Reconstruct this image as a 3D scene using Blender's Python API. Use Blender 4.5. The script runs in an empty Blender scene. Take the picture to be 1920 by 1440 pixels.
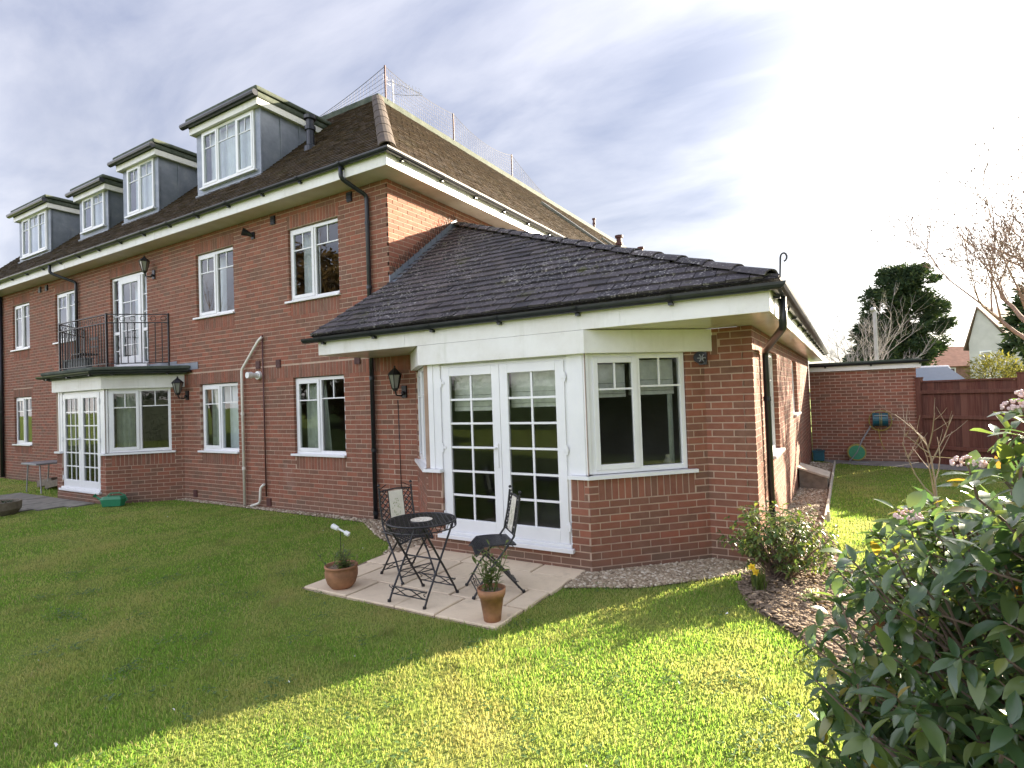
import bpy, math, random
import numpy as np
from mathutils import Vector, Matrix
random.seed(7); np.random.seed(7)
rnd = random.random
U = random.uniform
SC = bpy.context.scene
COL = SC.collection
R = math.radians

# ------------------------------------------------------------------ camera
cam_d = bpy.data.cameras.new("camera"); cam = bpy.data.objects.new("camera", cam_d); COL.objects.link(cam)
cam_d.sensor_fit = 'HORIZONTAL'; cam_d.sensor_width = 36.0; cam_d.lens = 19.784
cam_d.clip_start = 0.05; cam_d.clip_end = 2000
cr = Vector((0.85746561, 0.51337784, -0.03458198)); cu = Vector((0.04075160, -0.00075939, 0.99916902)); cf = Vector((-0.51292497, 0.85816235, 0.02157212))
CAM = Vector((5.8990, -6.3660, 1.8489))
m = Matrix((cr, cu, -cf)).transposed().to_4x4(); m.translation = CAM
cam.matrix_world = m
SC.camera = cam

# ------------------------------------------------------------------ sun, sky, exposure
SUN_AZ, SUN_EL = R(29.0), R(17.0)          # azimuth from +Y towards +X
sdir = Vector((math.sin(SUN_AZ)*math.cos(SUN_EL), math.cos(SUN_AZ)*math.cos(SUN_EL), math.sin(SUN_EL)))
sl = bpy.data.lights.new("sun", 'SUN'); sl.energy = 4.2; sl.angle = R(0.6); sl.color = (1.0, 0.86, 0.66)
so = bpy.data.objects.new("sun", sl); COL.objects.link(so)
so.rotation_euler = sdir.to_track_quat('Z', 'Y').to_euler()
SC.view_settings.view_transform = 'Standard'; SC.view_settings.look = 'None'
SC.view_settings.gamma = 1.0; SC.view_settings.use_curve_mapping = False
SC.view_settings.exposure = 2.75
SC.cycles.max_bounces = 8; SC.cycles.transparent_max_bounces = 12

w = bpy.data.worlds.new("World"); SC.world = w; w.use_nodes = True
nt = w.node_tree; nt.nodes.clear()
def N(t, **k):
    n = nt.nodes.new(t)
    for a, b in k.items(): setattr(n, a, b)
    return n
def Lk(a, b): nt.links.new(a, b)
def math_n(op, a, b=None, c=None, clamp=False):
    n = N('ShaderNodeMath', operation=op, use_clamp=clamp)
    for i, v in enumerate((a, b, c)):
        if v is None: continue
        if isinstance(v, (int, float)): n.inputs[i].default_value = v
        else: Lk(v, n.inputs[i])
    return n.outputs[0]
def mixc(f, a, b, mode='MIX'):
    n = N('ShaderNodeMix', data_type='RGBA', blend_type=mode)
    for i, v in ((0, f), (6, a), (7, b)):
        if isinstance(v, (int, float)): n.inputs[i].default_value = v
        elif isinstance(v, tuple): n.inputs[i].default_value = v + (1,) if len(v) == 3 else v
        else: Lk(v, n.inputs[i])
    return n.outputs[2]
def rng_w(v, a, b, c, d):
    n = N('ShaderNodeMapRange', interpolation_type='SMOOTHSTEP'); Lk(v, n.inputs[0])
    for i, x in enumerate((a, b, c, d)): n.inputs[i+1].default_value = x
    return n.outputs[0]
sky = N('ShaderNodeTexSky', sky_type='NISHITA', sun_disc=False)
sky.sun_elevation = SUN_EL; sky.sun_rotation = SUN_AZ
sky.air_density = 1.0; sky.dust_density = 0.7; sky.ozone_density = 1.2
tc = N('ShaderNodeTexCoord')
sep = N('ShaderNodeSeparateXYZ'); Lk(tc.outputs['Generated'], sep.inputs[0])
zc = math_n('MAXIMUM', sep.outputs[2], 0.0)
dn = math_n('ADD', zc, 0.22)
px = math_n('DIVIDE', sep.outputs[0], dn); py = math_n('DIVIDE', sep.outputs[1], dn)
cmb = N('ShaderNodeCombineXYZ'); Lk(px, cmb.inputs[0]); Lk(py, cmb.inputs[1])
mp = N('ShaderNodeMapping'); Lk(cmb.outputs[0], mp.inputs[0])
mp.inputs['Rotation'].default_value = (0, 0, R(-35)); mp.inputs['Scale'].default_value = (0.8, 1.7, 1)
n1 = N('ShaderNodeTexNoise'); Lk(mp.outputs[0], n1.inputs['Vector'])
n1.inputs['Scale'].default_value = 2.0; n1.inputs['Detail'].default_value = 9; n1.inputs['Roughness'].default_value = 0.56; n1.inputs['Distortion'].default_value = 0.35
n2 = N('ShaderNodeTexNoise'); Lk(mp.outputs[0], n2.inputs['Vector'])
n2.inputs['Scale'].default_value = 0.75; n2.inputs['Detail'].default_value = 4
cl = math_n('ADD', math_n('MULTIPLY', n1.outputs[0], 0.65), math_n('MULTIPLY', n2.outputs[0], 0.45))
rp = N('ShaderNodeMapRange'); Lk(cl, rp.inputs[0]); rp.inputs[1].default_value = 0.43; rp.inputs[2].default_value = 0.68; rp.clamp = True
cloudf = rp.outputs[0]
dt = N('ShaderNodeVectorMath', operation='DOT_PRODUCT'); Lk(tc.outputs['Generated'], dt.inputs[0]); dt.inputs[1].default_value = sdir
ct = math_n('MAXIMUM', dt.outputs['Value'], 0.0)
broken = math_n('ADD', 0.15, math_n('MULTIPLY', cl, 1.6))           # thin cloud catches the glow unevenly
glow = math_n('MULTIPLY', math_n('ADD', math_n('MULTIPLY', math_n('POWER', ct, 13.5), 0.85), math_n('MULTIPLY', math_n('POWER', ct, 70.0), 2.0)), broken)
low = math_n('POWER', math_n('SUBTRACT', 1.0, zc, clamp=True), 7.0)
cloudcol = mixc(low, (0.290, 0.290, 0.322), (0.40, 0.365, 0.335))
gapcol = mixc(low, (0.135, 0.148, 0.205), (0.28, 0.265, 0.27))
veil = mixc(cloudf, gapcol, cloudcol)
bg_s = N('ShaderNodeBackground'); Lk(sky.outputs[0], bg_s.inputs[0]); bg_s.inputs[1].default_value = 0.05
front = rng_w(dt.outputs['Value'], 0.0, -0.80, 1.0, 3.9)            # added boost to cloud opposite the sun, out of view, fills the shaded facade
over = math_n('ADD', 0.80, math_n('MULTIPLY', zc, 0.55))             # overcast-style rise towards the zenith, added for more light on the shaded facade
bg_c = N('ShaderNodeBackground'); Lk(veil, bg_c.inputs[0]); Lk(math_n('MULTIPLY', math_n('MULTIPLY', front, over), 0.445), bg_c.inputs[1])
bg_g = N('ShaderNodeBackground'); bg_g.inputs[0].default_value = (1.0, 0.95, 0.86, 1); Lk(glow, bg_g.inputs[1])
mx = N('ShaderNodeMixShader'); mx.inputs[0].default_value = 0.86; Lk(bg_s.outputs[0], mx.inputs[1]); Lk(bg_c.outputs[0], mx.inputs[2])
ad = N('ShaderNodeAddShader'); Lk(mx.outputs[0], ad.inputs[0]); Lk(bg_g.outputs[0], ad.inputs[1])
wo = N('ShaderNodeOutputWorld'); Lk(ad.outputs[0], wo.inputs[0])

# ------------------------------------------------------------------ materials
MATS = {}
def material(name, build):
    global nt
    if name in MATS: return MATS[name]
    mt = bpy.data.materials.new(name); mt.use_nodes = True
    nt = mt.node_tree; nt.nodes.clear()
    out = N('ShaderNodeOutputMaterial')
    s = build()
    Lk(s, out.inputs[0])
    MATS[name] = mt
    return mt
def obj_coord(): return N('ShaderNodeTexCoord').outputs['Object']
def noise(vec, scale, detail=4, rough=0.55, dist=0.0):
    n = N('ShaderNodeTexNoise'); Lk(vec, n.inputs['Vector'])
    n.inputs['Scale'].default_value = scale; n.inputs['Detail'].default_value = detail
    n.inputs['Roughness'].default_value = rough; n.inputs['Distortion'].default_value = dist
    return n.outputs[0]
def rng(v, a, b, c=0.0, d=1.0):
    n = N('ShaderNodeMapRange'); Lk(v, n.inputs[0]); n.clamp = True
    for i, x in enumerate((a, b, c, d)): n.inputs[i+1].default_value = x
    return n.outputs[0]
def ramp(v, stops, const=False):
    n = N('ShaderNodeValToRGB'); Lk(v, n.inputs[0])
    if const: n.color_ramp.interpolation = 'CONSTANT'
    e = n.color_ramp.elements
    while len(e) < len(stops): e.new(0.5)
    for i, (p, c) in enumerate(stops): e[i].position = p; e[i].color = tuple(c) + (1,)
    return n.outputs[0]
def bump(h, strength=0.3, dist=0.01):
    n = N('ShaderNodeBump'); n.inputs['Strength'].default_value = strength; n.inputs['Distance'].default_value = dist
    Lk(h, n.inputs['Height']); return n.outputs[0]
def pbsdf(col, rough=0.6, metal=0.0, normal=None, spec=0.5, coat=0.0):
    n = N('ShaderNodeBsdfPrincipled')
    for k, v in (('Base Color', col), ('Roughness', rough), ('Metallic', metal), ('Specular IOR Level', spec), ('Coat Weight', coat)):
        if isinstance(v, (int, float)): n.inputs[k].default_value = v
        elif isinstance(v, tuple): n.inputs[k].default_value = v + (1,)
        else: Lk(v, n.inputs[k])
    if normal is not None: Lk(normal, n.inputs['Normal'])
    return n
def rnd_fac():
    a = N('ShaderNodeAttribute', attribute_name='rnd'); o = N('ShaderNodeObjectInfo')
    return math_n('FRACT', math_n('ADD', a.outputs['Fac'], o.outputs['Random']))
def plain(name, col, rough=0.5, metal=0.0, var=0.12, scale=6.0, bs=0.0, bscale=60.0, coat=0.0, spec=0.5):
    def b():
        v = obj_coord()
        f = noise(v, scale, 5)
        lo = tuple(c*(1-var) for c in col); hi = tuple(min(1, c*(1+var)) for c in col)
        c = ramp(f, [(0.3, lo), (0.7, hi)])
        nm = bump(noise(v, bscale, 3), bs, 0.004) if bs else None
        r = rng(noise(v, scale*2.3, 3), 0.3, 0.7, max(0.02, rough-0.08), min(1, rough+0.08))
        return pbsdf(c, r, metal, nm, spec, coat).outputs[0]
    return material(name, b)

def b_brick():
    f = rnd_fac(); v = N('ShaderNodeNewGeometry').outputs['Position']
    c = ramp(f, [(0.0, (0.235, 0.082, 0.050)), (0.18, (0.175, 0.076, 0.050)), (0.36, (0.265, 0.088, 0.053)), (0.55, (0.200, 0.083, 0.053)), (0.72, (0.155, 0.080, 0.053)), (0.86, (0.295, 0.100, 0.059)), (1.0, (0.215, 0.080, 0.050))])
    d = noise(v, 9, 6, 0.65)
    c = mixc(rng(d, 0.35, 0.75, 0.0, 0.35), c, (0.36, 0.20, 0.145))
    c = mixc(rng(noise(v, 0.55, 4, 0.6), 0.50, 0.72, 0, 0.30), c, (0.165, 0.120, 0.090))   # weathering blotches on the wall
    mps = N('ShaderNodeMapping'); Lk(v, mps.inputs[0]); mps.inputs['Scale'].default_value = (5, 5, 0.45)
    stk = noise(mps.outputs[0], 1.0, 5, 0.65)
    c = mixc(rng(stk, 0.58, 0.76, 0, 0.32), c, (0.085, 0.058, 0.044))                     # rain streaks
    c = mixc(math_n('MULTIPLY', rng(noise(v, 1.1, 5, 0.7), 0.60, 0.74), 0.30), c, (0.40, 0.31, 0.27))   # salt bloom
    sp = N('ShaderNodeSeparateXYZ'); Lk(v, sp.inputs[0])
    damp = rng(math_n('ADD', sp.outputs[2], math_n('MULTIPLY', noise(v, 3, 4), 0.25)), 0.15, 0.42, 0.55, 0.0)
    c = mixc(damp, c, (0.13, 0.105, 0.075))                                              # splash staining at the plinth
    return pbsdf(c, 0.85, 0, bump(noise(v, 120, 4), 0.35, 0.004), 0.3).outputs[0]
BRICK = material('brick_face', b_brick)
def b_mortar():
    v = obj_coord()
    c = ramp(noise(v, 5, 5), [(0.3, (0.41, 0.29, 0.22)), (0.7, (0.53, 0.395, 0.305))])
    return pbsdf(c, 0.95, 0, bump(noise(v, 200, 3), 0.3, 0.003), 0.2).outputs[0]
MORTAR = material('mortar', b_mortar)
def b_slate():
    f = rnd_fac(); v = obj_coord()
    c = ramp(f, [(0, (0.046, 0.041, 0.048)), (0.3, (0.074, 0.064, 0.072)), (0.6, (0.034, 0.031, 0.037)), (0.8, (0.092, 0.078, 0.080)), (1, (0.054, 0.047, 0.054))])
    big = noise(v, 0.9, 4)
    li = noise(v, 34, 2, 0.5)
    lf = math_n('MULTIPLY', rng(li, 0.58, 0.66), rng(big, 0.36, 0.56))
    c = mixc(math_n('MULTIPLY', lf, 0.85), c, (0.46, 0.44, 0.41))                          # lichen blooms
    li2 = noise(v, 70, 3, 0.7)
    c = mixc(math_n('MULTIPLY', rng(li2, 0.60, 0.68), 0.5), c, (0.25, 0.235, 0.21))
    mo = math_n('MULTIPLY', rng(noise(v, 2.2, 6, 0.7), 0.60, 0.70), 0.8)
    c = mixc(mo, c, (0.075, 0.078, 0.022))                                                   # moss
    return pbsdf(c, 0.72, 0, bump(li, 0.5, 0.006), 0.4).outputs[0]
SLATE = material('roof_slate', b_slate)
def b_tile2():
    f = rnd_fac(); v = obj_coord()
    c = ramp(f, [(0, (0.046, 0.031, 0.020)), (0.35, (0.066, 0.043, 0.025)), (0.7, (0.038, 0.028, 0.020)), (1, (0.078, 0.052, 0.028))])
    li = noise(v, 14, 5, 0.7)
    c = mixc(rng(li, 0.52, 0.70, 0, 0.5), c, (0.105, 0.070, 0.032))
    c = mixc(rng(noise(v, 3.0, 5, 0.65), 0.55, 0.75, 0, 0.6), c, (0.070, 0.062, 0.026))
    return pbsdf(c, 0.9, 0, bump(noise(v, 40, 4), 0.4, 0.006), 0.3).outputs[0]
TILE = material('clay_tile', b_tile2)
def b_upvc():
    v = obj_coord()
    c = ramp(noise(v, 2.5, 5), [(0.3, (0.74, 0.745, 0.75)), (0.7, (0.82, 0.82, 0.82))])
    return pbsdf(c, 0.28, 0, None, 0.5).outputs[0]
UPVC = material('white_upvc', b_upvc)
def b_fascia():
    v = obj_coord()
    c = ramp(noise(v, 1.8, 6, 0.65), [(0.25, (0.66, 0.64, 0.58)), (0.6, (0.78, 0.775, 0.74))])
    c = mixc(rng(noise(v, 9, 5, 0.7), 0.60, 0.80, 0, 0.35), c, (0.42, 0.41, 0.30))
    mpf = N('ShaderNodeMapping'); Lk(v, mpf.inputs[0]); mpf.inputs['Scale'].default_value = (7, 7, 0.8)
    c = mixc(rng(noise(mpf.outputs[0], 1.0, 5, 0.65), 0.55, 0.75, 0, 0.28), c, (0.40, 0.42, 0.30))
    return pbsdf(c, 0.4, 0, None, 0.5).outputs[0]
FASCIA = material('white_fascia', b_fascia)
def b_soffit():
    v = obj_coord()
    c = ramp(noise(v, 2.0, 6, 0.65), [(0.25, (0.50, 0.47, 0.40)), (0.7, (0.68, 0.66, 0.60))])
    return pbsdf(c, 0.22, 0, None, 0.5).outputs[0]
SOFFIT = material('soffit_board', b_soffit)
def b_gutter():
    v = obj_coord()
    c = ramp(noise(v, 7, 5), [(0.3, (0.010, 0.012, 0.018)), (0.75, (0.024, 0.027, 0.034))])
    c = mixc(rng(noise(v, 3, 5, 0.7), 0.62, 0.8, 0, 0.4), c, (0.09, 0.10, 0.075))
    return pbsdf(c, 0.33, 0, None, 0.5).outputs[0]
GUTTER = material('black_plastic', b_gutter)
IRON = plain('black_iron', (0.016, 0.015, 0.018), 0.42, 0.0, 0.25, 30, 0.25, 200)
def b_lead():
    v = obj_coord()
    c = ramp(noise(v, 2.2, 6, 0.65), [(0.25, (0.125, 0.145, 0.180)), (0.55, (0.225, 0.250, 0.290)), (0.8, (0.36, 0.38, 0.40))])
    return pbsdf(c, 0.5, 0.25, bump(noise(v, 4, 3), 0.25, 0.02), 0.5).outputs[0]
LEAD = material('lead_sheet', b_lead)
def b_felt():
    v = obj_coord()
    c = ramp(noise(v, 5, 6, 0.7), [(0.3, (0.035, 0.050, 0.034)), (0.6, (0.085, 0.10, 0.075)), (0.8, (0.16, 0.17, 0.14))])
    return pbsdf(c, 0.8, 0, bump(noise(v, 60, 4), 0.5, 0.006), 0.3).outputs[0]
FELT = material('mossy_felt', b_felt)
def b_glass():
    fr = N('ShaderNodeFresnel'); fr.inputs[0].default_value = 1.6
    gl = N('ShaderNodeBsdfGlossy'); gl.inputs['Roughness'].default_value = 0.0; gl.inputs[0].default_value = (0.95, 0.97, 1.0, 1)
    v = obj_coord()
    Lk(bump(noise(v, 1.3, 2), 0.05, 0.02), gl.inputs['Normal'])
    tr = N('ShaderNodeBsdfTransparent'); tr.inputs[0].default_value = (0.88, 0.92, 0.90, 1)
    mx = N('ShaderNodeMixShader'); Lk(fr.outputs[0], mx.inputs[0]); Lk(tr.outputs[0], mx.inputs[1]); Lk(gl.outputs[0], mx.inputs[2])
    return mx.outputs[0]
GLASS = material('window_glass', b_glass)
INTER = plain('room_plaster', (0.34, 0.31, 0.28), 0.9, 0, 0.2, 1.0)
CLOTH = plain('pale_fabric', (0.78, 0.78, 0.70), 0.95, 0, 0.12, 12, 0.3, 90)
CURT = plain('sage_curtain', (0.50, 0.54, 0.46), 0.95, 0, 0.15, 8)
NETC = plain('net_curtain', (0.72, 0.76, 0.82), 0.9, 0, 0.06, 8)
def b_slab():
    f = rnd_fac(); v = obj_coord()
    c = ramp(f, [(0, (0.68, 0.555, 0.40)), (0.5, (0.74, 0.615, 0.45)), (1, (0.63, 0.51, 0.37))])
    c = mixc(rng(noise(v, 6, 6, 0.7), 0.48, 0.75, 0, 0.55), c, (0.50, 0.40, 0.285))
    c = mixc(rng(noise(v, 2.2, 5, 0.7), 0.60, 0.74, 0, 0.7), c, (0.27, 0.225, 0.16))
    return pbsdf(c, 0.85, 0, bump(noise(v, 22, 5, 0.65), 0.5, 0.012), 0.3).outputs[0]
SLAB = material('sandstone_slab', b_slab)
def b_soil():
    v = obj_coord()
    c = ramp(noise(v, 18, 6, 0.7), [(0.3, (0.12, 0.088, 0.062)), (0.55, (0.25, 0.19, 0.138)), (0.75, (0.42, 0.34, 0.26))])
    return pbsdf(c, 0.95, 0, bump(noise(v, 55, 5, 0.7), 0.6, 0.02), 0.2).outputs[0]
SOIL = material('bark_soil', b_soil)
def b_pebble():
    f = rnd_fac()
    c = ramp(f, [(0, (0.19, 0.145, 0.095)), (0.25, (0.35, 0.285, 0.20)), (0.5, (0.26, 0.195, 0.13)), (0.75, (0.47, 0.39, 0.285)), (1, (0.58, 0.52, 0.42))])
    return pbsdf(c, 0.8, 0, None, 0.3).outputs[0]
PEBBLE = material('pebbles', b_pebble)
def b_lawn():
    v = obj_coord()
    c = ramp(noise(v, 0.9, 5, 0.6), [(0.3, (0.150, 0.225, 0.044)), (0.55, (0.215, 0.290, 0.060)), (0.75, (0.32, 0.33, 0.11))])
    c = mixc(rng(noise(v, 30, 5, 0.7), 0.4, 0.7, 0, 0.5), c, (0.11, 0.135, 0.034))
    return pbsdf(c, 0.95, 0, bump(noise(v, 80, 4), 1.0, 0.03), 0.1).outputs[0]
LAWN = material('lawn_turf', b_lawn)
def leafy(name, stops, trans=0.45, rough=0.5, spec=0.3, patch=None, tcol=1.0):
    def b():
        f = rnd_fac(); c = ramp(f, stops)
        if patch:
            v = N('ShaderNodeNewGeometry').outputs['Position']
            c = mixc(rng(noise(v, patch[0], 5, 0.65), 0.44, 0.66, 0, patch[1]), c, patch[2])
            c = mixc(rng(noise(v, patch[0]*3.7, 4, 0.6), 0.56, 0.70, 0, 0.6), c, tuple(q*0.42 for q in patch[2]))
        p = pbsdf(c, rough, 0, None, spec)
        t = N('ShaderNodeBsdfTranslucent')
        tcx = mixc(1.0, c, tcol if isinstance(tcol, tuple) else (tcol, tcol, tcol*0.55), 'MULTIPLY'); Lk(tcx, t.inputs[0])
        mx = N('ShaderNodeMixShader'); mx.inputs[0].default_value = trans
        Lk(p.outputs[0], mx.inputs[1]); Lk(t.outputs[0], mx.inputs[2])
        return mx.outputs[0]
    return material(name, b)
GRASS = leafy('grass_blade', [(0, (0.140, 0.275, 0.046)), (0.40, (0.235, 0.375, 0.070)), (0.72, (0.320, 0.440, 0.105)), (0.92, (0.42, 0.44, 0.17)), (1, (0.42, 0.35, 0.20))], 0.52, 0.6, 0.2, (0.95, 0.95, (0.410, 0.385, 0.170)), (1.42, 1.42, 0.98))
WEED = leafy('weed_leaf', [(0, (0.075, 0.150, 0.045)), (1, (0.140, 0.220, 0.070))], 0.35, 0.4, 0.4)
VIB = leafy('viburnum_leaf', [(0, (0.045, 0.090, 0.040)), (0.55, (0.080, 0.130, 0.056)), (0.955, (0.140, 0.185, 0.052)), (0.985, (0.30, 0.23, 0.04)), (1, (0.16, 0.07, 0.03))], 0.30, 0.27, 0.9, None, 2.6)
CAM_L = leafy('glossy_leaf', [(0, (0.060, 0.110, 0.030)), (0.6, (0.105, 0.160, 0.045)), (1, (0.210, 0.230, 0.065))], 0.3, 0.42, 0.5, None, 1.8)
POTL = leafy('pot_leaf', [(0, (0.070, 0.105, 0.022)), (0.6, (0.110, 0.155, 0.035)), (1, (0.16, 0.20, 0.06))], 0.35, 0.4, 0.4)
DARKL = leafy('dark_leaf', [(0, (0.020, 0.040, 0.016)), (1, (0.045, 0.070, 0.030))], 0.25, 0.5, 0.4)
CONIF = leafy('conifer_spray', [(0, (0.028, 0.056, 0.028)), (0.6, (0.046, 0.078, 0.034)), (1, (0.080, 0.104, 0.036))], 0.2, 0.7, 0.2, (0.9, 0.6, (0.016, 0.030, 0.018)))
GOLD = leafy('golden_leaf', [(0, (0.13, 0.14, 0.045)), (1, (0.27, 0.25, 0.075))], 0.4, 0.6, 0.2)
YELL = plain('yellow_petal', (0.80, 0.55, 0.02), 0.5, 0, 0.1)
PALEY = plain('pale_petal', (0.70, 0.68, 0.30), 0.5, 0, 0.1)
PINKW = plain('pinkish_flower', (0.62, 0.46, 0.44), 0.7, 0, 0.25, 60)
BARK = plain('grey_bark', (0.15, 0.105, 0.078), 0.9, 0, 0.35, 14, 0.8, 40)
BARKP = plain('pale_twig', (0.30, 0.245, 0.185), 0.85, 0, 0.25, 14)
BARKW = plain('silver_twig', (0.34, 0.32, 0.30), 0.85, 0, 0.25, 14)
TERRA = plain('terracotta', (0.30, 0.145, 0.075), 0.8, 0, 0.35, 9, 0.4, 60)
CERAM = plain('cream_ceramic', (0.70, 0.66, 0.55), 0.25, 0, 0.06, 10)
PRINT = plain('printed_sprig', (0.22, 0.25, 0.06), 0.4, 0, 0.3, 40)
def b_fence():
    f = rnd_fac(); v = obj_coord()
    c = ramp(f, [(0, (0.085, 0.028, 0.020)), (0.35, (0.135, 0.052, 0.036)), (0.7, (0.075, 0.030, 0.023)), (1, (0.165, 0.072, 0.050))])
    mpn = N('ShaderNodeMapping'); Lk(v, mpn.inputs[0]); mpn.inputs['Scale'].default_value = (14, 14, 1.0)
    g = noise(mpn.outputs[0], 2.2, 5)
    c = mixc(rng(g, 0.45, 0.75, 0, 0.6), c, (0.20, 0.095, 0.065))
    return pbsdf(c, 0.8, 0, bump(g, 0.3, 0.006), 0.3).outputs[0]
FENCE = material('stained_timber', b_fence)
TIMB = plain('weathered_timber', (0.20, 0.165, 0.125), 0.9, 0, 0.3, 9, 0.5, 60)
PALEW = plain('pale_board', (0.44, 0.40, 0.33), 0.85, 0, 0.2, 8, 0.3, 60)
PATHM = plain('grey_paving', (0.20, 0.185, 0.155), 0.9, 0, 0.3, 5, 0.5, 40)
CONC = plain('path_concrete', (0.20, 0.19, 0.175), 0.9, 0, 0.25, 4, 0.4, 40)
PIPEW = plain('cream_pipe', (0.76, 0.73, 0.66), 0.45, 0, 0.1, 5)
RUSTP = plain('rusty_pipe', (0.085, 0.030, 0.026), 0.6, 0, 0.25, 9)
GREENP = plain('green_plastic', (0.03, 0.22, 0.115), 0.35, 0, 0.1)
TEALP = plain('teal_plastic', (0.008, 0.085, 0.115), 0.4, 0, 0.15)
HOSEY = plain('yellow_hose', (0.30, 0.24, 0.05), 0.5, 0, 0.2)
GREYP = plain('grey_plastic', (0.22, 0.23, 0.24), 0.4, 0, 0.1)
WHITEP = plain('white_plastic', (0.78, 0.78, 0.77), 0.35, 0, 0.05)
GALV = plain('galvanised_post', (0.42, 0.43, 0.44), 0.4, 0.4, 0.15)
NETM = plain('bird_net', (0.14, 0.14, 0.17), 0.8)
RENDER = plain('pale_render', (0.44, 0.43, 0.41), 0.9, 0, 0.12, 1.5)
ROOFB = plain('brown_roof', (0.16, 0.105, 0.085), 0.9, 0, 0.2, 3, 0.5, 20)
ROOFO = plain('orange_roof', (0.30, 0.135, 0.085), 0.9, 0, 0.2, 3, 0.5, 20)
FARBRICK = plain('far_brick', (0.25, 0.14, 0.11), 0.9, 0, 0.2, 5)
CARW = plain('white_car_paint', (0.75, 0.76, 0.78), 0.2, 0, 0.02, 2, coat=0.6)
TYRE = plain('tyre_rubber', (0.02, 0.02, 0.02), 0.8)
CARGL = plain('tinted_screen', (0.10, 0.13, 0.17), 0.06, 0, 0.05, coat=1.0)
LAMPG = plain('lantern_glass', (0.25, 0.25, 0.22), 0.15, 0, 0.1, coat=0.5)

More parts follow.
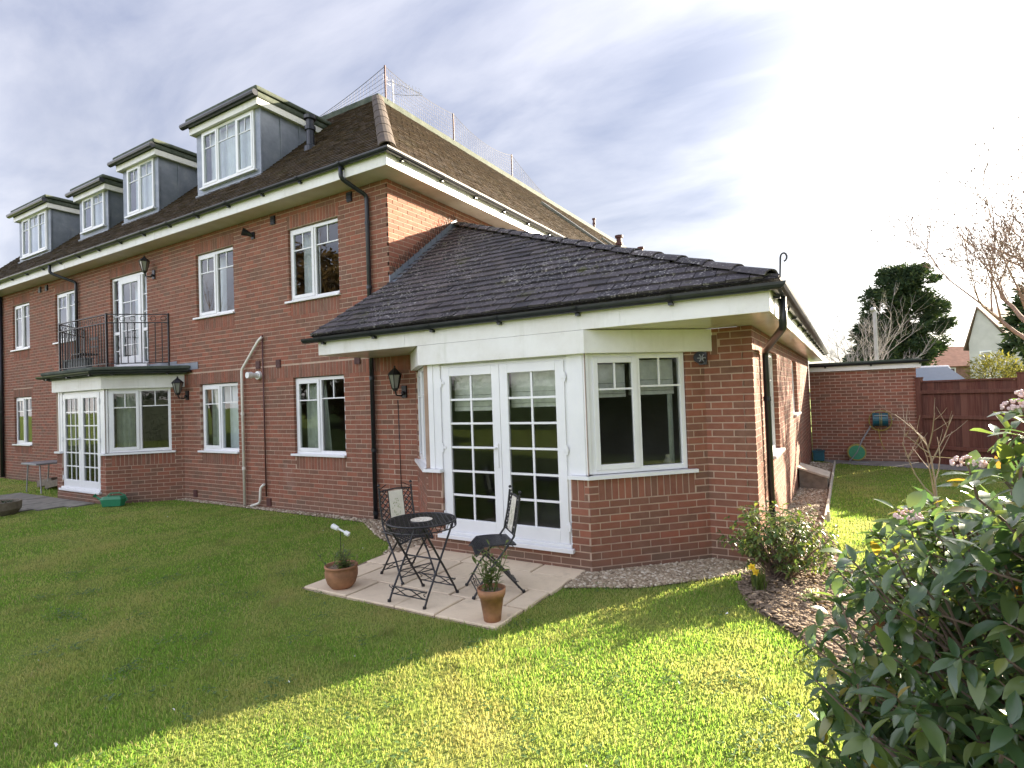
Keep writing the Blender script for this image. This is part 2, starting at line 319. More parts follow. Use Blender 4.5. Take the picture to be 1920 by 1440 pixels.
# ------------------------------------------------------------------ mesh helpers
ORG = {}
class MB:
    def __init__(s): s.v = []; s.f = []; s.r = []; s.mi = []
    def add(s, vs, fs, r=None, mi=0):
        b = len(s.v); s.v.extend([tuple(x) for x in vs])
        if r is None: r = rnd()
        for f in fs: s.f.append(tuple(b+i for i in f)); s.r.append(r); s.mi.append(mi)
    def box(s, P, a0, a1, b0, b1, c0, c1, r=None, mi=0, back=True):
        vs = [P(a, b, c) for a in (a0, a1) for b in (b0, b1) for c in (c0, c1)]
        fs = [(0, 1, 3, 2), (4, 6, 7, 5), (0, 4, 5, 1), (2, 3, 7, 6), (0, 2, 6, 4), (1, 5, 7, 3)]
        if not back: fs = [fs[i] for i in (0, 1, 3, 4, 5)]
        s.add(vs, fs, r, mi)
    def tube(s, pts, rad, n=8, caps=True, r=None, mi=0):
        pts = [Vector(p) for p in pts]
        if not hasattr(rad, '__len__'): rad = [rad]*len(pts)
        vs = []; fs = []
        up = None
        for i, p in enumerate(pts):
            if i == 0: t = pts[1]-p
            elif i == len(pts)-1: t = p-pts[i-1]
            else: t = (pts[i+1]-p).normalized()+(p-pts[i-1]).normalized()
            if t.length < 1e-9: t = Vector((0, 0, 1))
            t.normalize()
            if up is None:
                up = Vector((0, 0, 1)) if abs(t.z) < 0.9 else Vector((1, 0, 0))
            a = up - t*up.dot(t)
            if a.length < 1e-6: a = t.orthogonal()
            a.normalize(); up = a; b = t.cross(a)
            for k in range(n):
                an = 2*math.pi*(k+0.5)/n
                vs.append(p + (a*math.cos(an)+b*math.sin(an))*rad[i])
        for i in range(len(pts)-1):
            for k in range(n):
                fs.append((i*n+k, i*n+(k+1) % n, (i+1)*n+(k+1) % n, (i+1)*n+k))
        if caps:
            fs.append(tuple(range(n-1, -1, -1))); fs.append(tuple((len(pts)-1)*n+k for k in range(n)))
        s.add(vs, fs, r, mi)
    def lathe(s, c, prof, n=20, r=None, mi=0):
        c = Vector(c); vs = []; fs = []
        for (ra, z) in prof:
            for k in range(n):
                a = 2*math.pi*k/n; vs.append(c+Vector((ra*math.cos(a), ra*math.sin(a), z)))
        for i in range(len(prof)-1):
            for k in range(n): fs.append((i*n+k, i*n+(k+1) % n, (i+1)*n+(k+1) % n, (i+1)*n+k))
        s.add(vs, fs, r, mi)
    def quad(s, a, b, c, d, r=None, mi=0): s.add([a, b, c, d], [(0, 1, 2, 3)], r, mi)
    def sphere(s, c, ra, nu=8, nv=5, sq=(1, 1, 1), r=None, mi=0):
        c = Vector(c); pr = []
        vs = [c+Vector((0, 0, -ra*sq[2]))]; fs = []
        for i in range(1, nv):
            th = math.pi*i/nv-math.pi/2
            for k in range(nu):
                a = 2*math.pi*k/nu
                vs.append(c+Vector((ra*sq[0]*math.cos(th)*math.cos(a), ra*sq[1]*math.cos(th)*math.sin(a), ra*sq[2]*math.sin(th))))
        vs.append(c+Vector((0, 0, ra*sq[2]))); L = len(vs)-1
        for k in range(nu):
            fs.append((0, 1+(k+1) % nu, 1+k)); fs.append((L, 1+(nv-2)*nu+k, 1+(nv-2)*nu+(k+1) % nu))
        for i in range(nv-2):
            for k in range(nu): fs.append((1+i*nu+k, 1+i*nu+(k+1) % nu, 1+(i+1)*nu+(k+1) % nu, 1+(i+1)*nu+k))
        s.add(vs, fs, r, mi)
    def mesh(s, name, mats, off=(0, 0, 0), smooth=False):
        me = bpy.data.meshes.new(name)
        o = Vector(off)
        me.from_pydata([(x[0]-o.x, x[1]-o.y, x[2]-o.z) for x in s.v], [], s.f)
        at = me.attributes.new('rnd', 'FLOAT', 'FACE'); at.data.foreach_set('value', np.array(s.r, dtype=np.float32))
        if not isinstance(mats, (list, tuple)): mats = [mats]
        for mm in mats: me.materials.append(mm)
        if len(mats) > 1: me.polygons.foreach_set('material_index', np.array(s.mi, dtype=np.int32))
        if smooth: me.polygons.foreach_set('use_smooth', np.ones(len(s.f), dtype=bool))
        me.update(); return me
    def build(s, name, mats, parent=None, smooth=False, loc=None, bevel=0.0):
        if parent is not None: off = ORG[parent.name]
        else: off = Vector(loc) if loc is not None else Vector((0, 0, 0))
        ob = bpy.data.objects.new(name, s.mesh(name, mats, off, smooth)); COL.objects.link(ob)
        if parent is not None: ob.parent = parent
        else: ob.location = off
        ORG[ob.name] = Vector(off)
        if bevel:
            md = ob.modifiers.new('bevel', 'BEVEL'); md.width = bevel; md.segments = 2; md.limit_method = 'ANGLE'; md.angle_limit = R(40)
        return ob
def wp(a, b, c): return Vector((a, b, c))
def thing(name, label, cat, loc, group=None):
    o = bpy.data.objects.new(name, None); COL.objects.link(o); o.location = loc; o.empty_display_size = 0.2
    ORG[o.name] = Vector(loc); return tag(o, label, cat, group)
def tag(o, label, cat, group=None):
    o['label'] = label; o['category'] = cat
    if group: o['group'] = group
    return o
def kind(o, k): o['kind'] = k; return o
def copy_tree(o, parent=None):
    c = o.copy(); COL.objects.link(c)
    if parent is not None: c.parent = parent
    for ch in o.children: copy_tree(ch, c)
    return c
def basis(o, ux, nrm):
    o = Vector(o); ux = Vector(ux).normalized(); nn = Vector(nrm).normalized()
    return lambda s, d, z: o + ux*s + nn*d + Vector((0, 0, z))

# ------------------------------------------------------------------ ground
def sheet(name, poly, z, mt, k='structure', parent=None):
    b = MB(); b.add([(x, y, z) for x, y in poly], [tuple(range(len(poly)))])
    return kind(b.build(name, mt, parent), k)
bl = MB(); bl.add([(-400, -400, -0.004), (400, -400, -0.004), (400, 400, -0.004), (-400, 400, -0.004)], [(0, 1, 2, 3)])
kind(bl.build('lawn', LAWN), 'structure')
P_PATIO = [(1.14, -2.63), (3.42, -2.63), (3.50, -0.9), (1.0, -0.9)]
P_GRAVR = [(3.46, -0.95), (3.50, -1.50), (4.13, -1.22), (4.53, -0.82), (4.93, -0.38), (5.15, -0.05), (5.04, 0.03), (4.5, 0.03)]
P_GRAVL = [(-5.75, 0.05), (-5.75, -0.16), (-4.6, -0.13), (-0.55, -0.16), (-0.33, -0.30), (0.30, -0.72), (0.80, -0.98), (1.12, -1.50), (1.2, -0.85), (1.3, -0.9), (0.45, 0.05)]
P_GRAVS = [(5.04, 0.0), (5.30, 0.1), (5.56, 2.31), (5.53, 8.8), (5.04, 9.0)]
P_BED = [(4.97, -0.36), (4.92, -0.75), (5.10, -1.27), (5.45, -1.66), (5.80, -2.24), (5.93, -2.62), (5.92, -3.2), (5.95, -4.4), (6.3, -5.3), (8.2, -5.0), (8.0, -2.4), (6.5, -1.0), (5.85, 0.1), (5.5, 2.2), (5.28, 0.15)]
P_PATH = [(-10.9, -1.02), (-6.86, -0.98), (-6.62, -1.02), (-6.95, -1.5), (-7.45, -2.15), (-8.3, -2.6), (-10.9, -2.7)]
P_PATH2 = [(5.05, 9.62), (5.55, 8.85), (8.6, 8.05), (10.9, 6.9), (10.9, 7.5), (7.2, 9.6)]
sheet('gravel_bed', P_GRAVR, 0.004, SOIL); sheet('gravel_bed', P_GRAVL, 0.004, SOIL); sheet('gravel_bed', P_GRAVS, 0.004, SOIL)
sheet('path', P_PATH2, 0.008, CONC)
def inpoly(x, y, poly):
    x = np.asarray(x); y = np.asarray(y); ins = np.zeros(x.shape, bool); n = len(poly)
    for i in range(n):
        x1, y1 = poly[i]; x2, y2 = poly[(i+1) % n]
        c = (y1 > y) != (y2 > y)
        ins ^= c & (x < (x2-x1)*(y-y1)/((y2-y1)+1e-12)+x1)
    return ins
# soil bed: a lumpy mound
def soil_bed():
    xs = [p[0] for p in P_BED]; ys = [p[1] for p in P_BED]
    st = 0.06; gx = np.arange(min(xs), max(xs), st); gy = np.arange(min(ys), max(ys), st)
    vs = []; idx = {}; fs = []
    for i, x in enumerate(gx):
        for j, y in enumerate(gy):
            if inpoly(np.array([x]), np.array([y]), P_BED)[0]:
                idx[i, j] = len(vs); vs.append((x+U(-.02, .02), y+U(-.02, .02), 0.012+0.016*rnd()))
    for (i, j) in idx:
        if (i+1, j) in idx and (i, j+1) in idx and (i+1, j+1) in idx:
            fs.append((idx[i, j], idx[i+1, j], idx[i+1, j+1], idx[i, j+1]))
    b = MB(); b.add(vs, fs); kind(b.build('soil_bed', SOIL, smooth=True), 'structure')
    sheet('soil_base', P_BED, 0.006, SOIL)
soil_bed()
# paving near the far bay
po = bpy.data.objects.new('path', None); COL.objects.link(po); po.location = (-8.5, -1.8, 0); ORG[po.name] = Vector((-8.5, -1.8, 0)); kind(po, 'structure')
for i in range(8):
    for j in range(4):
        x0 = -10.9+i*0.52+(0.26 if j % 2 else 0); y0 = -2.7+j*0.42
        if inpoly(np.array([x0+.25]), np.array([y0+.2]), P_PATH)[0]:
            b = MB(); b.box(wp, x0, x0+.505, y0, y0+.405, -0.03, 0.012+0.006*rnd()); b.build('paving_slab', PATHM, po)

# ------------------------------------------------------------------ patio
pat = bpy.data.objects.new('patio', None); COL.objects.link(pat); pat.location = (2.3, -1.8, 0); ORG[pat.name] = Vector((2.3, -1.8, 0)); kind(pat, 'structure')
b = MB(); b.add([(x, y, 0.010) for x, y in P_PATIO], [(0, 1, 2, 3)]); b.build('mortar_bed', SOIL, pat)
rows = [(-2.63, -2.18), (-2.18, -1.73), (-1.73, -1.28), (-1.28, -0.92)]
cuts = [[1.16, 1.76, 2.36, 2.82, 3.44], [1.14, 1.44, 2.04, 2.64, 3.24, 3.46], [1.10, 1.70, 2.15, 2.75, 3.48], [1.2, 1.5, 2.1, 2.4, 3.0, 3.50]]
for (y0, y1), cs in zip(rows, cuts):
    for a, c in zip(cs[:-1], cs[1:]):
        g = 0.010; h = 0.026+U(0, .006); b = MB()
        q = [(a+g, y0+g), (c-g, y0+g), (c-g, y1-g), (a+g, y1-g)]
        ring = []
        for k in range(4):
            p0 = q[k]; p1 = q[(k+1) % 4]
            for t in (0.0, 0.35, 0.7): ring.append((p0[0]+(p1[0]-p0[0])*t+U(-.005, .005), p0[1]+(p1[1]-p0[1])*t+U(-.005, .005)))
        n = len(ring)
        cx = (a+c)/2; cy = (y0+y1)/2
        vs = [(x, y, -0.02) for x, y in ring]+[(x, y, h-.007) for x, y in ring]+[(x+(cx-x)*.03, y+(cy-y)*.03, h) for x, y in ring]
        fs = [(k, (k+1) % n, n+(k+1) % n, n+k) for k in range(n)]+[(n+k, n+(k+1) % n, 2*n+(k+1) % n, 2*n+k) for k in range(n)]+[tuple(range(2*n, 3*n))]
        b.add(vs, fs); b.build('slab', SLAB, pat)

# ------------------------------------------------------------------ apartment building
BLD = thing('apartment_building', 'long red brick apartment building with dormers, bays and a single-storey hipped wing', 'building', (0, 0, 0))
BRICKS = []      # (P, s0, s1, z0, z1, ux)
def wall(P, L, z0, z1, openings=(), soldiers=(), s_start=0.0, depth=0.10, mort=None, collect=BRICKS, shift=0.0, clip=None):
    """mortar sheet with holes, brick courses proud of it; s along the wall, d outward"""
    mb = mort
    e = 0.004
    ss = sorted({s_start, L} | {x for o in openings for x in (max(s_start, o[0]-e), min(L, o[1]+e))})
    zs = sorted({z0, z1} | {x for o in openings for x in (max(z0, o[2]-e), min(z1, o[3]+e))})
    for i in range(len(ss)-1):
        for j in range(len(zs)-1):
            cs = (ss[i]+ss[i+1])/2; cz = (zs[j]+zs[j+1])/2
            if any(o[0]-e < cs < o[1]+e and o[2]-e < cz < o[3]+e for o in openings): continue
            mb.quad(P(ss[i], 0, zs[j]), P(ss[i+1], 0, zs[j]), P(ss[i+1], 0, zs[j+1]), P(ss[i], 0, zs[j+1]))
    for o in openings:
        a, c, lo, hi = max(s_start, o[0]-e), min(L, o[1]+e), max(z0, o[2]-e), min(z1, o[3]+e)
        for s in (a, c): mb.quad(P(s, 0, lo), P(s, -depth-.03, lo), P(s, -depth-.03, hi), P(s, 0, hi))
        for z in [q for q in (lo, hi) if z0+.001 < q < z1-.001]: mb.quad(P(a, 0, z), P(c, 0, z), P(c, -depth-.03, z), P(a, -depth-.03, z))
    blocks = list(openings)+list(soldiers)
    k0 = int(math.floor((z0+.015)/.075))
    k = k0
    while True:
        zb = -0.009+.075*k; zt = zb+.0625; k += 1
        if zb >= z1-0.02: break
        if zt < z0+0.02: continue
        zb2 = max(zb, z0); zt2 = min(zt, z1); mid = (zb+zt)/2
        bl = sorted((o[0], o[1]) for o in blocks if o[2]-0.005 < mid < o[3]+.005)
        free = []; cur = s_start
        for a, c in bl:
            if a > cur: free.append((cur, min(a, L)))
            cur = max(cur, c)
        if cur < L: free.append((cur, L))
        off = (0.1125 if k % 2 else 0.0)+shift
        for a, c in free:
            i = math.floor((a-off-s_start)/.225)
            while True:
                x0 = off+s_start+i*.225; x1 = x0+.2125; i += 1
                if x0 >= c: break
                y0 = max(x0, a); y1 = min(x1, c)
                if y1-y0 < .02: continue
                if clip and not clip((y0+y1)/2, mid): continue
                collect.append((P, y0, y1, zb2, zt2, depth))
    for o in soldiers:
        n = max(1, round((o[1]-o[0])/.075)); st = (o[1]-o[0])/n
        for i in range(n):
            collect.append((P, o[0]+i*st+.0065, o[0]+(i+1)*st-.0065, o[2]+.006, o[3]-.006, depth))

SOF1, SOF2 = 5.22, 2.505
XR = 5.043; XC = 3.565; DB = 0.984; XL = 1.42
ZH, ZS = 2.29, 0.96
mort = MB()
PF = basis((0, 0, 0), (1, 0, 0), (0, -1, 0))                    # main front
win_f = {'W2': (-2.275, -1.04), 'W1': (-5.065, -3.845), 'W0': (-14.135, -12.985)}
up_f = {'U2': (-2.32, -1.08), 'U1': (-5.12, -3.89), 'UB': (-11.45, -10.22), 'U0': (-14.15, -13.03)}
BX = -10.22                                                    # the far bay is the near bay moved by this much
op = []
so_ = []
for a, c in win_f.values(): op.append((a, c, ZS, ZH)); so_.append((a+.03, c-.01, ZS-.225, ZS))
for a, c in up_f.values():
    op.append((a, c, 3.575, 4.86)); so_.append((a+.03, c-.01, 3.35, 3.575)); so_.append((a-.02, c+.02, 4.865, 5.09))
op.append((-8.58, -6.98, 2.80, 4.86)); so_.append((-8.6, -6.96, 4.865, 5.09))
so_ += [(-5.70, 0.42, ZH+.0, ZH+.225), (-14.2, -12.9, ZH, ZH+.225)]
op.append((XL+BX-1.02, XC+BX+.98, -0.2, 2.30))                  # behind the far bay
wall(PF, 0.0, -0.05, SOF1, op, so_, s_start=-17.0, mort=mort)
op2 = [(XL-.985, XC+DB-.01, -0.3, SOF2+.1)]
wall(PF, XR, -0.05, SOF2, op2, [(0.0, 0.42, ZH, ZH+.225), (4.55, 4.70, ZH-.075, ZH+.15)], s_start=0.0, mort=mort)
PS = basis((0, 0, 0), (0, 1, 0), (1, 0, 0))                     # main side wall above the wing roof
wall(PS, 16.0, 3.2, SOF1, (), (), mort=mort, shift=.1125)
PA = basis((XR, 0, 0), (0, 1, 0), (1, 0, 0))                    # wing's long right wall
aw = [(1.30, 2.32, ZS, ZH+.03), (4.70, 5.74, 1.32, ZH+.03)]
wall(PA, 9.62, -0.05, SOF2, aw, [], mort=mort, shift=.1125)
r2 = math.sqrt(.5)
def bay_walls(dx, full=True):
    PB = basis((XL+dx, -DB, 0), (1, 0, 0), (0, -1, 0)); LB = XC-XL
    wall(PB, LB, -0.05, ZS, [(0.24, LB-.21, 0.20, ZS+.2)], [(0.02, .235, ZS-.225, ZS), (LB-.20, LB-.05, ZS-.225, ZS)], mort=mort)
    PCr = basis((XC+dx, -DB, 0), (r2, r2, 0), (r2, -r2, 0)); Lc = DB/r2
    wall(PCr, Lc, -0.05, ZS, (), [(.10, Lc-.17, ZS-.225, ZS)], mort=mort)
    wall(PCr, Lc, ZS, SOF2 if full else 2.3, [(-.01, 1.165, ZS-.1, SOF2+.2)], (), mort=mort)
    PCl = basis((XL+dx-DB, 0, 0), (r2, -r2, 0), (-r2, -r2, 0))
    wall(PCl, Lc, -0.05, ZS, (), [(.2, Lc-.1, ZS-.225, ZS)], mort=mort)
    wall(PCl, Lc, ZS, SOF2 if full else 2.3, [(.235, Lc+.01, ZS-.1, SOF2+.2)], (), mort=mort)
    return PB, LB, PCr, Lc, PCl
BAYN = bay_walls(0.0); BAYF = bay_walls(BX, False)
WALL = mort.build('wall', MORTAR, BLD)

# the 300 bricks that show largest stay single, the rest are one part
def px_of(p):
    d = Vector(p)-CAM; z = d.dot(cf)
    if z < .1: return None
    return (960+1055.16*d.dot(cr)/z, 720-1055.16*d.dot(cu)/z)
def size_px(item):
    P, a, c, lo, hi, dp = item
    q = [px_of(P(s, .006, z)) for s, z in ((a, lo), (c, lo), (c, hi), (a, hi))]
    if any(v is None for v in q): return 0
    if not all(0 < v[0] < 1920 and 0 < v[1] < 1440 for v in q): return 0
    A = 0
    for i in range(4): A += q[i][0]*q[(i+1) % 4][1]-q[(i+1) % 4][0]*q[i][1]
    cn = P((a+c)/2, 1, (lo+hi)/2)-P((a+c)/2, 0, (lo+hi)/2)
    if cn.dot(CAM-P((a+c)/2, 0, (lo+hi)/2)) < 0: return 0
    return abs(A)/2
def emit_bricks(items, parent, nsingle=300, stuffname='brickwork'):
    order = sorted(range(len(items)), key=lambda i: -size_px(items[i]))
    single = set(order[:nsingle]); cache = {}
    sb = MB()
    for i, (P, a, c, lo, hi, dp) in enumerate(items):
        pr = 0.0045+U(-.0012, .0015)
        if i in single:
            key = (round(c-a, 3), round(hi-lo, 3), dp)
            if key not in cache:
                q = MB(); q.box(lambda s, d, z: Vector((s, d, z)), -key[0]/2, key[0]/2, -dp, 0.0045, -key[1]/2, key[1]/2, r=0.0)
                cache[key] = q.mesh('brick', BRICK)
            o = bpy.data.objects.new('brick', cache[key]); COL.objects.link(o); o.parent = parent
            ux = P(1, 0, 0)-P(0, 0, 0); dd = P(0, 1, 0)-P(0, 0, 0)
            mm = Matrix((ux, dd, Vector((0, 0, 1)))).transposed().to_4x4()
            mm.translation = P((a+c)/2, pr-.0045, (lo+hi)/2)-ORG[parent.name]
            o.matrix_local = mm
        else:
            sb.box(P, a, c, pr, -dp, lo, hi, back=True)
    if sb.v: kind(sb.build(stuffname, BRICK, parent), 'stuff')
emit_bricks(BRICKS, WALL)

# inside of the rooms (seen through the panes)
b = MB()
for (x0, x1, y0, y1, z0, z1) in ((-17, -.15, .16, 4.2, 0.1, 2.45), (-17, -.15, .16, 4.2, 2.75, 5.1), (.0, XR-.13, .16, 4.4, 0.1, 2.48)):
    b.quad((x0, y1, z0), (x1, y1, z0), (x1, y1, z1), (x0, y1, z1)); b.quad((x0, y0, z0), (x1, y0, z0), (x1, y1, z0), (x0, y1, z0))
    b.quad((x0, y0, z1), (x1, y0, z1), (x1, y1, z1), (x0, y1, z1))
    b.quad((x0, y0, z0), (x0, y1, z0), (x0, y1, z1), (x0, y0, z1)); b.quad((x1, y0, z0), (x1, y1, z0), (x1, y1, z1), (x1, y0, z1))
for dx in (0, BX):
    for z in (.11, 2.47 if dx == 0 else 2.44):
        b.add([(XL+dx-.75, .16, z), (XL+dx+.10, -DB+.14, z), (XC+dx-.10, -DB+.14, z), (XC+dx+.75, .16, z)], [(0, 1, 2, 3)])
for x in (-3.2, -6.2, -9.6, -12.2): b.box(wp, x, x+.1, .2, 4.2, .1, 2.45); b.box(wp, x, x+.1, .2, 4.2, 2.75, 5.1)
b.build('room_interior', INTER, BLD)

# ------------------------------------------------------------------ windows
def frame_rect(b, P, s0, s1, z0, z1, t, d0, d1, tb=None, tt=None):
    tb = t if tb is None else tb; tt = t if tt is None else tt
    b.box(P, s0, s0+t, d0, d1, z0, z1); b.box(P, s1-t, s1, d0, d1, z0, z1)
    b.box(P, s0+t, s1-t, d0, d1, z0, z0+tb); b.box(P, s0+t, s1-t, d0, d1, z1-tt, z1)
def glazing(P, s0, s1, z0, z1, d, parent, hz=None, vs=None, bw=.020, allv=False):
    q = MB(); q.quad(P(s0, d, z0), P(s1, d, z0), P(s1, d, z1), P(s0, d, z1)); q.build('pane', GLASS, parent)
    bars = MB()
    for h in (hz or []): bars.box(P, s0, s1, d-.012, d+.012, h-bw/2, h+bw/2)
    for v, lo, hi in (vs or []): bars.box(P, v-bw/2, v+bw/2, d-.0105, d+.0105, lo, hi)
    if bars.v: bars.build('glazing_bar', UPVC, parent)
def curtain(P, s0, s1, z0, z1, d, parent, mt, name='curtain', amp=.03, lean=0.0):
    q = MB(); n = max(8, int((s1-s0)/.03)); vs = []; fs = []
    for i in range(n+1):
        t = i/n; s = s0+(s1-s0)*t; dd = d+amp*math.sin(t*(s1-s0)*55)+amp*.5*math.sin(t*17)
        vs.append(P(s, dd, z1)); vs.append(P(s0+(s1-s0)*t*(1+lean), dd, z0))
    for i in range(n): fs.append((2*i, 2*i+2, 2*i+3, 2*i+1))
    q.add(vs, fs); return q.build(name, mt, parent, smooth=True)
def blind(P, s0, s1, z0, z1, d, parent):
    q = MB(); zz = z1; n = 0
    hts = [.30, .09, .07, .06]
    for h in hts:
        lo = max(z0, zz-h*(z1-z0)/.52); q.box(P, s0, s1, d-.012-.012*n, d+.004*n, lo, zz-.004); zz = lo; n += 1
    return q.build('blind', CLOTH, parent)
def window(P, s0, s1, z0, z1, lights, d=-.075, parent=BLD, name='window', sill=True, bars=0.26, t=.055, sillw=(.06, .01), sillproj=.05, vbars=True):
    """lights: list of (share, opening?)"""
    b = MB(); frame_rect(b, P, s0, s1, z0, z1, t, d-.035, d+.03)
    tot = sum(l[0] for l in lights); x = s0+t; W = (s1-s0-2*t)
    cells = []
    for i, (sh, opn) in enumerate(lights):
        x1 = x+W*sh/tot
        if i < len(lights)-1: b.box(P, x1-t/2, x1+t/2, d-.034, d+.029, z0+t, z1-t)
        cells.append((x+(t/2 if i else 0), x1-(t/2 if i < len(lights)-1 else 0), opn)); x = x1
    for (a, c, opn) in cells:
        if opn: frame_rect(b, P, a-.012, c+.012, z0+t-.012, z1-t+.012, .055, d+.004, d+.044)
    fr = b.build(name, UPVC, parent, bevel=.004)
    for (a, c, opn) in cells:
        g = .043 if opn else 0.0
        lo, hi = z0+t+g, z1-t-g
        if bars:
            h = hi-(hi-lo)*bars
            glazing(P, a+g, c-g, lo, hi, d+(.02 if opn else 0), fr, [h], [((a+c)/2, h+.01, hi)] if vbars else None)
        else: glazing(P, a+g, c-g, lo, hi, d, fr)
    if sill:
        q = MB(); q.box(P, s0-sillw[0], s1+sillw[1], d-.03, sillproj, z0-.035, z0+.001); q.box(P, s0-sillw[0], s1+sillw[1], d-.03, d+.031, z0+.001, z0+.03)
        q.build('sill', UPVC, fr, bevel=.004)
    return fr
TWO = [(1, True), (1, False)]
fr = window(PF, *win_f['W2'], ZS+.035, ZH-.01, TWO)
curtain(PF, -2.2, -1.75, ZS+.05, ZH-.05, -.22, fr, CURT, lean=.25)
fr = window(PF, *win_f['W1'], ZS+.035, ZH-.01, TWO)
curtain(PF, -5.0, -4.62, ZS+.05, ZH-.05, -.22, fr, CURT); curtain(PF, -4.45, -3.9, ZS+.05, ZH-.05, -.22, fr, NETC, 'net_curtain', .012)
curtain(PF, -4.95, -4.5, 1.9, ZH-.05, -.24, fr, NETC, 'net_curtain', .012)
fr = window(PF, *win_f['W0'], ZS+.035, ZH-.01, TWO)
for kx in ('U2', 'U1', 'UB', 'U0'):
    fr = window(PF, *up_f[kx], 3.61, 4.85, TWO, sillw=(.07, .02))
    a, c = up_f[kx]
    if kx == 'U2': curtain(PF, a+.1, a+.5, 3.65, 4.8, -.25, fr, NETC, 'net_curtain', .02)
    if kx == 'UB': curtain(PF, a+.35, c-.1, 3.65, 4.8, -.25, fr, NETC, 'net_curtain', .02)
    if kx == 'U1': curtain(PF, a+.25, a+.62, 3.65, 4.8, -.25, fr, NETC, 'net_curtain', .012)
# balcony door with side lights
b = MB(); d = -.075; s0, s1, z0, z1 = -8.58, -6.98, 2.82, 4.85
frame_rect(b, PF, s0, s1, z0, z1, .055, d-.035, d+.03)
for s in (-8.27, -7.29): b.box(PF, s-.035, s+.035, d-.034, d+.029, z0+.055, z1-.055)
b.box(PF, -8.525, -8.305, d-.033, d+.028, 3.55, 3.62); b.box(PF, -7.255, -7.035, d-.033, d+.028, 3.55, 3.62)
frame_rect(b, PF, -8.235, -7.325, z0+.06, z1-.06, .11, d+.004, d+.044, tb=.16)
bd = b.build('balcony_door', UPVC, BLD, bevel=.004)
glazing(PF, -8.525, -8.305, z0+.055, 3.55, d, bd, [3.18]); glazing(PF, -8.525, -8.305, 3.62, z1-.055, d, bd, [3.98, 4.36])
glazing(PF, -7.255, -7.035, z0+.055, 3.55, d, bd, [3.18]); glazing(PF, -7.255, -7.035, 3.62, z1-.055, d, bd, [3.98, 4.36])
glazing(PF, -8.125, -7.435, z0+.22, z1-.17, d+.02, bd, [3.3, 3.62, 3.94, 4.26], [(-7.78, z0+.22, z1-.17)])
q = MB(); q.box(PF, s0-.03, s1+.03, d-.03, .05, z0-.05, z0-.001); q.build('sill', UPVC, bd)
curtain(PF, -8.1, -7.05, 2.86, 4.8, -.3, bd, NETC, 'net_curtain', .015)
# recessed side windows of the wing
for (a, c, z0, z1) in aw:
    window(PA, a, c, z0+.035, z1-.005, TWO, d=-.085, sillproj=.06, sillw=(.05, .05))

